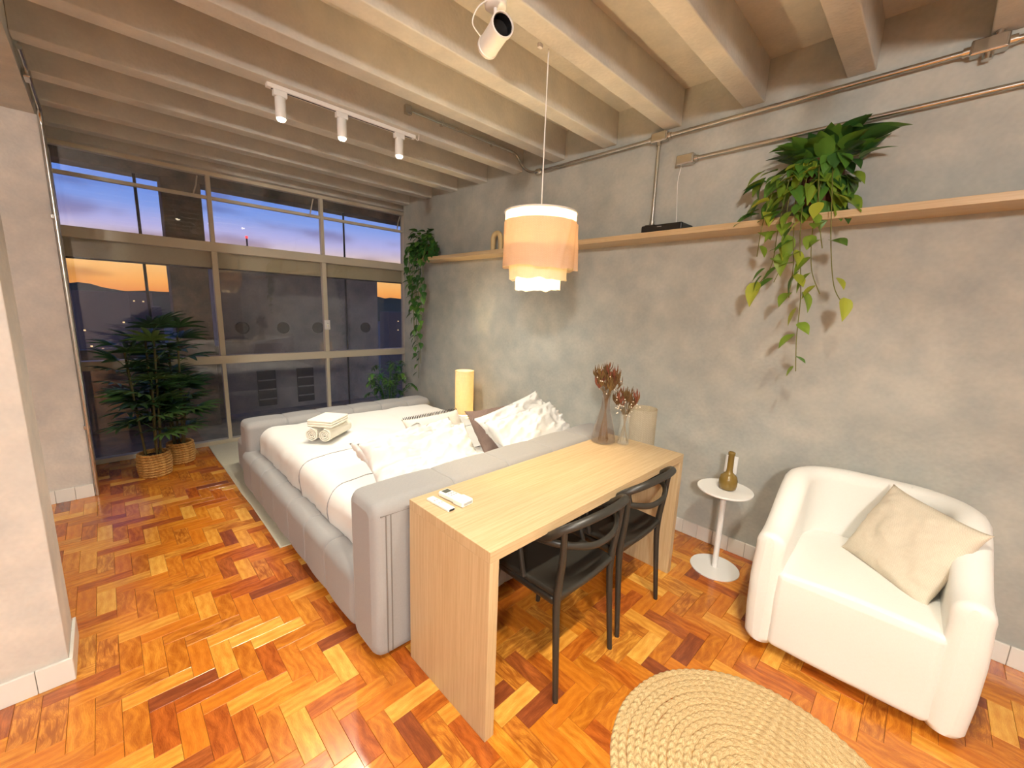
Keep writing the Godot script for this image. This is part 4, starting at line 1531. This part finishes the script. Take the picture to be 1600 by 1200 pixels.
# ---------------------------------------------------------------- shelf and plants
func shelf() -> void:
	var t := obj("wall_shelf", span(2.615, WX, 2.038, 2.073, -4.25, 1.4, 0.0015), M.oak)
	tag(t, "long oak shelf running along the grey wall", "shelf")
	var u := thing("arch_ornament", "cream arched tube ornament on the shelf beside the pendant", "ornament", Vector3(2.725, 2.073, -3.02))
	var m := MB.new()
	var pts := [Vector3(0, 0.0, -0.052), Vector3(0, 0.05, -0.052), Vector3(0, 0.10, -0.052)]
	pts.append_array(arc(Vector3(0, 0.115, 0), Vector3(0, 0, -0.052), Vector3(0, 0.052, 0), 0.1, PI - 0.1, 10))
	pts.append_array([Vector3(0, 0.10, 0.052), Vector3(0, 0.05, 0.052), Vector3(0, 0.0, 0.052)])
	m.tube(pts, 0.0235, 14)
	obj("arch", m, M.cream_ceramic, u)
	var r := thing("black_router", "flat black router box on the shelf under the drop pipe", "router", Vector3(2.725, 2.073, -1.355))
	obj("casing", boxm(Vector3(0, 0.024, 0.01), Vector3(0.17, 0.048, 0.28), 0.010), M.black_plastic, r)
	obj("status_strip", boxm(Vector3(-0.086, 0.032, 0.0), Vector3(0.002, 0.004, 0.03), 0.0005), M.grey_button, r)
	var pb := obj("power_block", boxm(Vector3(0, 0.0, 0), Vector3(0.06, 0.028, 0.075), 0.004), M.black_plastic, null, Vector3(2.795, 2.137, -1.493))
	tag(pb, "small black power block at the foot of the drop pipe", "power block")

# heart shaped leaf lying in x-z, stalk at the origin, tip towards +z, folded along its rib
func heart_leaf(l: float, w: float, fold: float, droop: float) -> ArrayMesh:
	var mb := MB.new()
	var rows := []
	for i in 8:
		var u := i / 7.0
		var half := w / 2 * sin(PI * pow(minf(u * 1.0, 1.0), 0.62)) * (1.0 if u < 1.0 else 0.0)
		var row := []
		for j in 5:
			var s := -1.0 + j * 0.5
			var back := 0.16 * l * absf(s) * (1.0 - u) * (1.0 if i < 3 else 0.4)
			row.append(Vector3(s * half, absf(s) * half * fold - droop * u * u * l, u * l - back))
		rows.append(row)
	mb.grid(rows, false, false, false)
	for q in mb.n.size():
		if mb.n[q].y < 0.0:
			mb.n[q] = -mb.n[q]
	return mb.mesh()

func hang_leaf(parent: Node3D, mesh: Mesh, m: Material, at: Vector3, out: Vector3, tip_down: float, size: float) -> void:
	var fwd := (out.normalized() * (1.0 - tip_down) + Vector3.DOWN * tip_down).normalized()
	var side := Vector3.UP.cross(fwd)
	side = side.normalized() if side.length() > 0.05 else Vector3.RIGHT
	side = (side + Vector3(rng.randf_range(-0.3, 0.3), rng.randf_range(-0.3, 0.3), rng.randf_range(-0.3, 0.3))).normalized()
	var up := fwd.cross(side).normalized()
	side = up.cross(fwd).normalized()
	var o := obj("leaf", mesh, m, parent)
	o.transform = Transform3D(Basis(side, up, fwd) * size, at)

func vine_strand(parent: Node3D, pts: Array, leaves: int, meshes: Array, mats: Array, size: float, from := 0.0) -> void:
	var path := curve(pts, 6)
	var mb := MB.new()
	mb.tube(path, 0.0022, 5)
	obj("vine", mb, M.vine, parent)
	for i in leaves:
		var f := from + (1.0 - from) * (i + 0.6) / leaves
		var p: Vector3 = path[clampi(int(f * (path.size() - 1)), 0, path.size() - 1)]
		var out := Vector3(-rng.randf_range(0.3, 1.0), rng.randf_range(-0.1, 0.3), rng.randf_range(-1.0, 1.0) * 1.2)
		var lens := out.normalized() * rng.randf_range(0.01, 0.03)
		hang_leaf(parent, meshes[rng.randi() % meshes.size()], mats[rng.randi() % mats.size()], p + lens, out, rng.randf_range(0.25, 0.75), size * rng.randf_range(0.75, 1.2))

func plants() -> void:
	var hearts := [heart_leaf(0.085, 0.062, 0.25, 0.2), heart_leaf(0.10, 0.066, 0.35, 0.35), heart_leaf(0.075, 0.058, 0.15, 0.1)]
	# pothos on the right of the shelf
	rng.seed = 101
	var t := thing("pothos_plant", "trailing lime green pothos in a terracotta pot on the shelf", "plant", Vector3(2.725, 2.073, -0.53))
	var pot := MB.new()
	pot.lathe([Vector2(0, 0), Vector2(0.062, 0), Vector2(0.085, 0.20), Vector2(0.094, 0.205), Vector2(0.097, 0.268), Vector2(0.090, 0.27), Vector2(0.086, 0.24), Vector2(0, 0.238)], 28)
	obj("pot", pot, M.terracotta, t)
	var so := MB.new()
	so.lathe([Vector2(0.085, 0.242), Vector2(0.05, 0.25), Vector2(0, 0.252)], 20)
	obj("soil", so, M.soil, t)
	for i in 58:
		var a := rng.randf() * TAU
		var r := 0.03 + 0.10 * sqrt(rng.randf())
		var y := 0.27 + rng.randf_range(0.0, 0.16) * (1.1 - r * 4.0)
		var p := Vector3(cos(a) * r * 0.75, y, sin(a) * r * 1.35)
		p.x = minf(p.x, 0.06)
		var st := MB.new()
		st.tube(curve([Vector3(p.x * 0.3, 0.25, p.z * 0.3), Vector3(p.x * 0.7, y * 0.8 + 0.06, p.z * 0.7), p], 3), 0.0018, 5)
		obj("stalk", st, M.vine, t)
		var out := Vector3(cos(a), rng.randf_range(0.0, 0.9), sin(a) * 1.2)
		if out.x > 0.2:
			out.x = -out.x
		hang_leaf(t, hearts[i % 3], [M.leaf_dark, M.leaf_mid, M.leaf_mid][i % 3], p, out, rng.randf_range(-0.7, 0.3), rng.randf_range(1.1, 1.6))
	for i in 7:
		hang_leaf(t, hearts[i % 3], [M.leaf_mid, M.leaf_dark][i % 2], Vector3(-0.085 - 0.01 * (i % 3), 0.265, -0.09 + 0.03 * i), Vector3(-1.0, 0.2, -0.6 + 0.2 * i), rng.randf_range(0.3, 0.7), rng.randf_range(0.9, 1.2))
	# leaves that spill over the rim and the shelf edge
	for i in 62:
		var a := rng.randf_range(PI * 0.5, PI * 1.5)
		var y := rng.randf_range(0.0, 0.26)
		var p := Vector3(cos(a) * (0.085 + 0.06 * (0.26 - y)), y, sin(a) * 0.2 - 0.07)
		p.x = minf(p.x, -0.06)
		hang_leaf(t, hearts[i % 3], [M.leaf_mid, M.leaf_lime, M.leaf_mid, M.leaf_dark, M.leaf_lime][i % 5], p, Vector3(-0.8, 0.15, sin(a) * 1.0), rng.randf_range(0.25, 0.75), rng.randf_range(0.95, 1.45))
	var lime := [M.leaf_lime, M.leaf_lime, M.leaf_mid, M.leaf_yellow]
	for s in [
		[[Vector3(-0.09, 0.25, -0.06), Vector3(-0.16, 0.18, -0.10), Vector3(-0.17, -0.05, -0.12), Vector3(-0.155, -0.25, -0.13), Vector3(-0.15, -0.36, -0.19)], 12],
		[[Vector3(-0.09, 0.25, -0.02), Vector3(-0.16, 0.15, -0.03), Vector3(-0.165, -0.10, -0.02), Vector3(-0.15, -0.40, 0.02), Vector3(-0.14, -0.62, 0.03), Vector3(-0.14, -0.80, 0.05)], 14],
		[[Vector3(-0.08, 0.25, 0.03), Vector3(-0.15, 0.12, 0.03), Vector3(-0.16, -0.10, 0.03), Vector3(-0.15, -0.28, 0.05), Vector3(-0.15, -0.40, 0.10)], 8],
		[[Vector3(-0.07, 0.25, 0.05), Vector3(-0.15, 0.10, 0.08), Vector3(-0.15, -0.15, 0.11), Vector3(-0.14, -0.36, 0.15), Vector3(-0.14, -0.45, 0.20)], 5],
		[[Vector3(-0.09, 0.25, -0.07), Vector3(-0.16, 0.15, -0.09), Vector3(-0.165, -0.06, -0.09), Vector3(-0.15, -0.22, -0.08), Vector3(-0.15, -0.34, -0.11)], 11],
		[[Vector3(-0.09, 0.25, -0.04), Vector3(-0.17, 0.15, -0.06), Vector3(-0.17, -0.08, -0.05), Vector3(-0.16, -0.25, -0.03), Vector3(-0.15, -0.42, -0.03)], 11],
		[[Vector3(-0.09, 0.25, 0.0), Vector3(-0.16, 0.16, 0.02), Vector3(-0.165, -0.04, 0.05), Vector3(-0.15, -0.18, 0.08)], 6],
		[[Vector3(-0.09, 0.25, -0.09), Vector3(-0.15, 0.16, -0.16), Vector3(-0.15, -0.02, -0.20), Vector3(-0.14, -0.20, -0.21)], 7]]:
		vine_strand(t, s[0], s[1], hearts, lime, 1.0)

	# ivy like trailing plant at the window end of the shelf
	rng.seed = 202
	var v := thing("trailing_ivy", "dark green trailing vine hanging from the shelf end by the window", "plant", Vector3(2.70, 2.073, -4.10))
	var vp := MB.new()
	vp.lathe([Vector2(0, 0), Vector2(0.06, 0), Vector2(0.08, 0.13), Vector2(0.075, 0.135), Vector2(0.07, 0.11), Vector2(0, 0.11)], 20)
	obj("pot", vp, M.terracotta, v)
	var small := [heart_leaf(0.062, 0.05, 0.25, 0.25), heart_leaf(0.07, 0.05, 0.3, 0.3)]
	var gm := [M.ivy_green, M.ivy_green, M.leaf_mid, M.leaf_dark]
	for i in 70:
		var a := rng.randf() * TAU
		var p := Vector3(cos(a) * 0.07 - 0.06, rng.randf_range(0.0, 0.30), sin(a) * 0.13 - 0.06)
		hang_leaf(v, small[i % 2], gm[i % 4], p, Vector3(-0.7, 0.3, sin(a)), rng.randf_range(0.0, 0.6), rng.randf_range(1.0, 1.5))
	for i in 14:
		hang_leaf(v, small[i % 2], gm[i % 4], Vector3(-0.085, 0.02 + 0.012 * i, rng.randf_range(-0.06, 0.09)), Vector3(-1.0, 0.1, rng.randf_range(-0.5, 0.9)), rng.randf_range(0.2, 0.7), 1.3)
	for i in 16:
		hang_leaf(v, small[i % 2], gm[i % 4], Vector3(rng.randf_range(-0.08, 0.02), 0.02 + 0.012 * i, rng.randf_range(0.085, 0.12)), Vector3(-0.5, 0.1, 1.0), rng.randf_range(0.2, 0.7), 1.25)
	for k in 9:
		var z0 := lerpf(-0.26, 0.08, k / 8.0)
		var drop: float = [0.6, 0.95, 1.15, 1.0, 1.38, 0.9, 1.2, 0.8, 0.55][k]
		var zz := rng.randf_range(-0.03, 0.03)
		vine_strand(v, [Vector3(-0.02, 0.12, z0 * 0.6), Vector3(-0.12, 0.10, z0), Vector3(-0.14, -0.15, z0 + zz), Vector3(-0.11, -drop * 0.55, z0 * 0.8 - zz - 0.02), Vector3(-0.09, -drop, z0 * 0.6 - 0.06)], int(10 + drop * 10), small, gm, 1.1)

	palm(Vector3(0.195, 0, -4.60), "tall dark green lady palm in a woven straw basket by the window", 303, 1.40, 0.112, 0.205)
	palm(Vector3(0.40, 0, -4.83), "lady palm in the woven basket tucked behind the front one", 404, 1.34, 0.10, 0.20)
	corner_palm()

func fan_leaf(fingers: int, l: float) -> ArrayMesh:
	# palmate leaf, stalk end at the origin, spreading towards +z
	var mb := MB.new()
	for k in fingers:
		var a := lerpf(-1.35, 1.35, float(k) / (fingers - 1))
		var d := Vector3(sin(a), 0, cos(a))
		var s := Vector3(cos(a), 0, -sin(a))
		var ll := l * (1.0 - 0.22 * absf(a) / 1.35)
		var rows := []
		for i in 6:
			var u := i / 5.0
			var w := 0.024 * l / 0.3 * sin(PI * clampf(u * 0.86 + 0.10, 0.0, 1.0)) + 0.0015
			var c := d * u * ll + Vector3.UP * (0.06 * sin(u * 2.2) - 0.24 * u * u) * ll
			rows.append([c - s * w, c - Vector3.UP * w * 0.45, c + s * w])
		mb.grid(rows, false, false, false)
	for q in mb.n.size():
		if mb.n[q].y < 0.0:
			mb.n[q] = -mb.n[q]
	return mb.mesh()

func basket(t: Node3D, r: float, h: float) -> void:
	# coils of thick straw rope, each twisted
	for k in 9:
		var y := h * (k + 0.5) / 9.0
		var rr := r * (0.90 + 0.10 * sin(PI * (k + 0.5) / 9.0))
		var segs := 60
		var pts := []
		var rad := []
		for i in segs:
			var a := TAU * i / segs
			pts.append(Vector3(cos(a) * rr, y + 0.0015 * sin(a * 22 + k), sin(a) * rr))
			rad.append(h / 18.0 * (1.02 + 0.16 * sin(a * 20.0 + k * PI)))
		var mb := MB.new()
		mb.tube(pts, rad, 7, false, true)
		obj("coil", mb, M.basket_straw, t)
	var so := MB.new()
	so.lathe([Vector2(r * 0.9, h * 0.82), Vector2(r * 0.5, h * 0.85), Vector2(0, h * 0.86)], 24)
	obj("soil", so, M.soil, t)
	var fl := MB.new()
	fl.lathe([Vector2(0, 0.004), Vector2(r * 0.88, 0.004), Vector2(r * 0.88, 0.012), Vector2(0, 0.012)], 24)
	obj("basket_floor", fl, M.basket_straw, t)

func palm(at: Vector3, label: String, sd: int, height: float, r: float, h: float) -> void:
	rng.seed = sd
	var t := thing("lady_palm", label, "plant", at, 0.0, "lady palms in baskets")
	basket(t, r, h)
	var fans := [fan_leaf(7, 0.25), fan_leaf(6, 0.24), fan_leaf(8, 0.27)]
	for c in 6:
		var a := TAU * c / 6.0 + rng.randf()
		var top: float = height * [0.96, 0.62, 0.84, 0.74, 0.90, 0.52][c]
		var foot := Vector3(cos(a) * r * 0.45, h * 0.8, sin(a) * r * 0.45)
		var tip := Vector3(cos(a) * 0.10, top - 0.10, sin(a) * 0.10)
		var cane := curve([foot, foot.lerp(tip, 0.5) + Vector3(0, 0, 0.01), tip], 6)
		var mb := MB.new()
		mb.tube(cane, 0.0085, 7)
		obj("cane", mb, M.cane, t)
		for k in 9:
			var f := 0.34 + 0.66 * k / 8.0
			var p: Vector3 = cane[int(f * (cane.size() - 1))]
			var b := a + k * 2.4 + rng.randf_range(-0.4, 0.4)
			var out := Vector3(cos(b), 0, sin(b))
			var stalk := 0.06 + 0.09 * rng.randf()
			var rise := lerpf(0.25, 1.0, f) * rng.randf_range(0.7, 1.3)
			var e := p + (out + Vector3.UP * rise).normalized() * stalk
			var fwd := (out + Vector3.UP * (rise - 0.25)).normalized()
			var size := rng.randf_range(0.75, 1.05) * lerpf(0.7, 1.0, f)
			# leaves stay clear of the plaster corner and the glass
			var room_left := at.x + e.x + 0.165
			var room_back := at.z + e.z + 5.15
			if fwd.x < 0.5:
				size = minf(size, maxf(room_left / 0.27, 0.3))
			if fwd.z < 0.5:
				size = minf(size, maxf(room_back / 0.27, 0.3))
			var st := MB.new()
			st.tube([p, p.lerp(e, 0.6) + Vector3.UP * 0.01, e], 0.003, 5)
			var so := obj("frond", st, M.palm_light, t)
			var side := Vector3.UP.cross(fwd).normalized()
			var lf := obj("leaflets", fans[rng.randi() % 3], M.palm_green if k % 3 else M.palm_light, so)
			lf.transform = Transform3D(Basis(side, fwd.cross(side), fwd) * size, e)

func corner_palm() -> void:
	rng.seed = 505
	var t := thing("corner_palm", "leafy green plant in the corner between bed end and window", "plant", Vector3(2.44, 0.0, -4.62))
	basket(t, 0.12, 0.2)
	for c in 26:
		var a := TAU * c / 26.0 + rng.randf() * 0.2
		var rise := rng.randf_range(0.45, 0.85)
		var reach := rng.randf_range(0.15, 0.36)
		var foot := Vector3(cos(a) * 0.03, 0.16, sin(a) * 0.03)
		var tip := Vector3(cos(a) * reach, rise - 0.05, sin(a) * reach * 0.8)
		tip.x = minf(tip.x, 0.34)
		var path := curve([foot, Vector3(tip.x * 0.35, rise * 0.7, tip.z * 0.35), Vector3(tip.x * 0.75, rise, tip.z * 0.75), tip], 5)
		var mb := MB.new()
		mb.tube(path, 0.003, 5)
		var lf := mb
		for k in 9:
			var i := int((0.35 + 0.65 * k / 8.0) * (path.size() - 2))
			var p: Vector3 = path[i]
			var d: Vector3 = (path[i + 1] - p).normalized()
			for s in [-1.0, 1.0]:
				var o: Vector3 = (d.cross(Vector3.UP).normalized() * s + d * 0.8 + Vector3.DOWN * 0.25).normalized()
				var l := 0.13 * sin(PI * (0.25 + 0.65 * k / 8.0))
				var wd := Vector3.UP.cross(o).normalized() * 0.012
				lf.grid([[p, p + Vector3.UP * 0.001], [p + o * l * 0.4 - wd, p + o * l * 0.4 + wd], [p + o * l - wd * 0.1 + Vector3.DOWN * 0.02, p + o * l + wd * 0.1 + Vector3.DOWN * 0.02]], false, false, false)
		obj("frond", lf, [M.palm_light, M.ivy_green, M.leaf_mid][c % 3], t)

# ---------------------------------------------------------------- build
func _ready() -> void:
	camera_and_light()
	materials()
	room()
	window()
	outdoors()
	bed()
	desk()
	dining_chair(Vector3(1.338, 0, -1.06), "dark plastic chair with looped back, nearer the desk's open end")
	dining_chair(Vector3(1.822, 0, -1.075), "dark plastic chair with looped back, nearer the grey wall")
	armchair()
	side_table()
	rugs()
	shelf()
	conduit()
	lamps()
	plants()
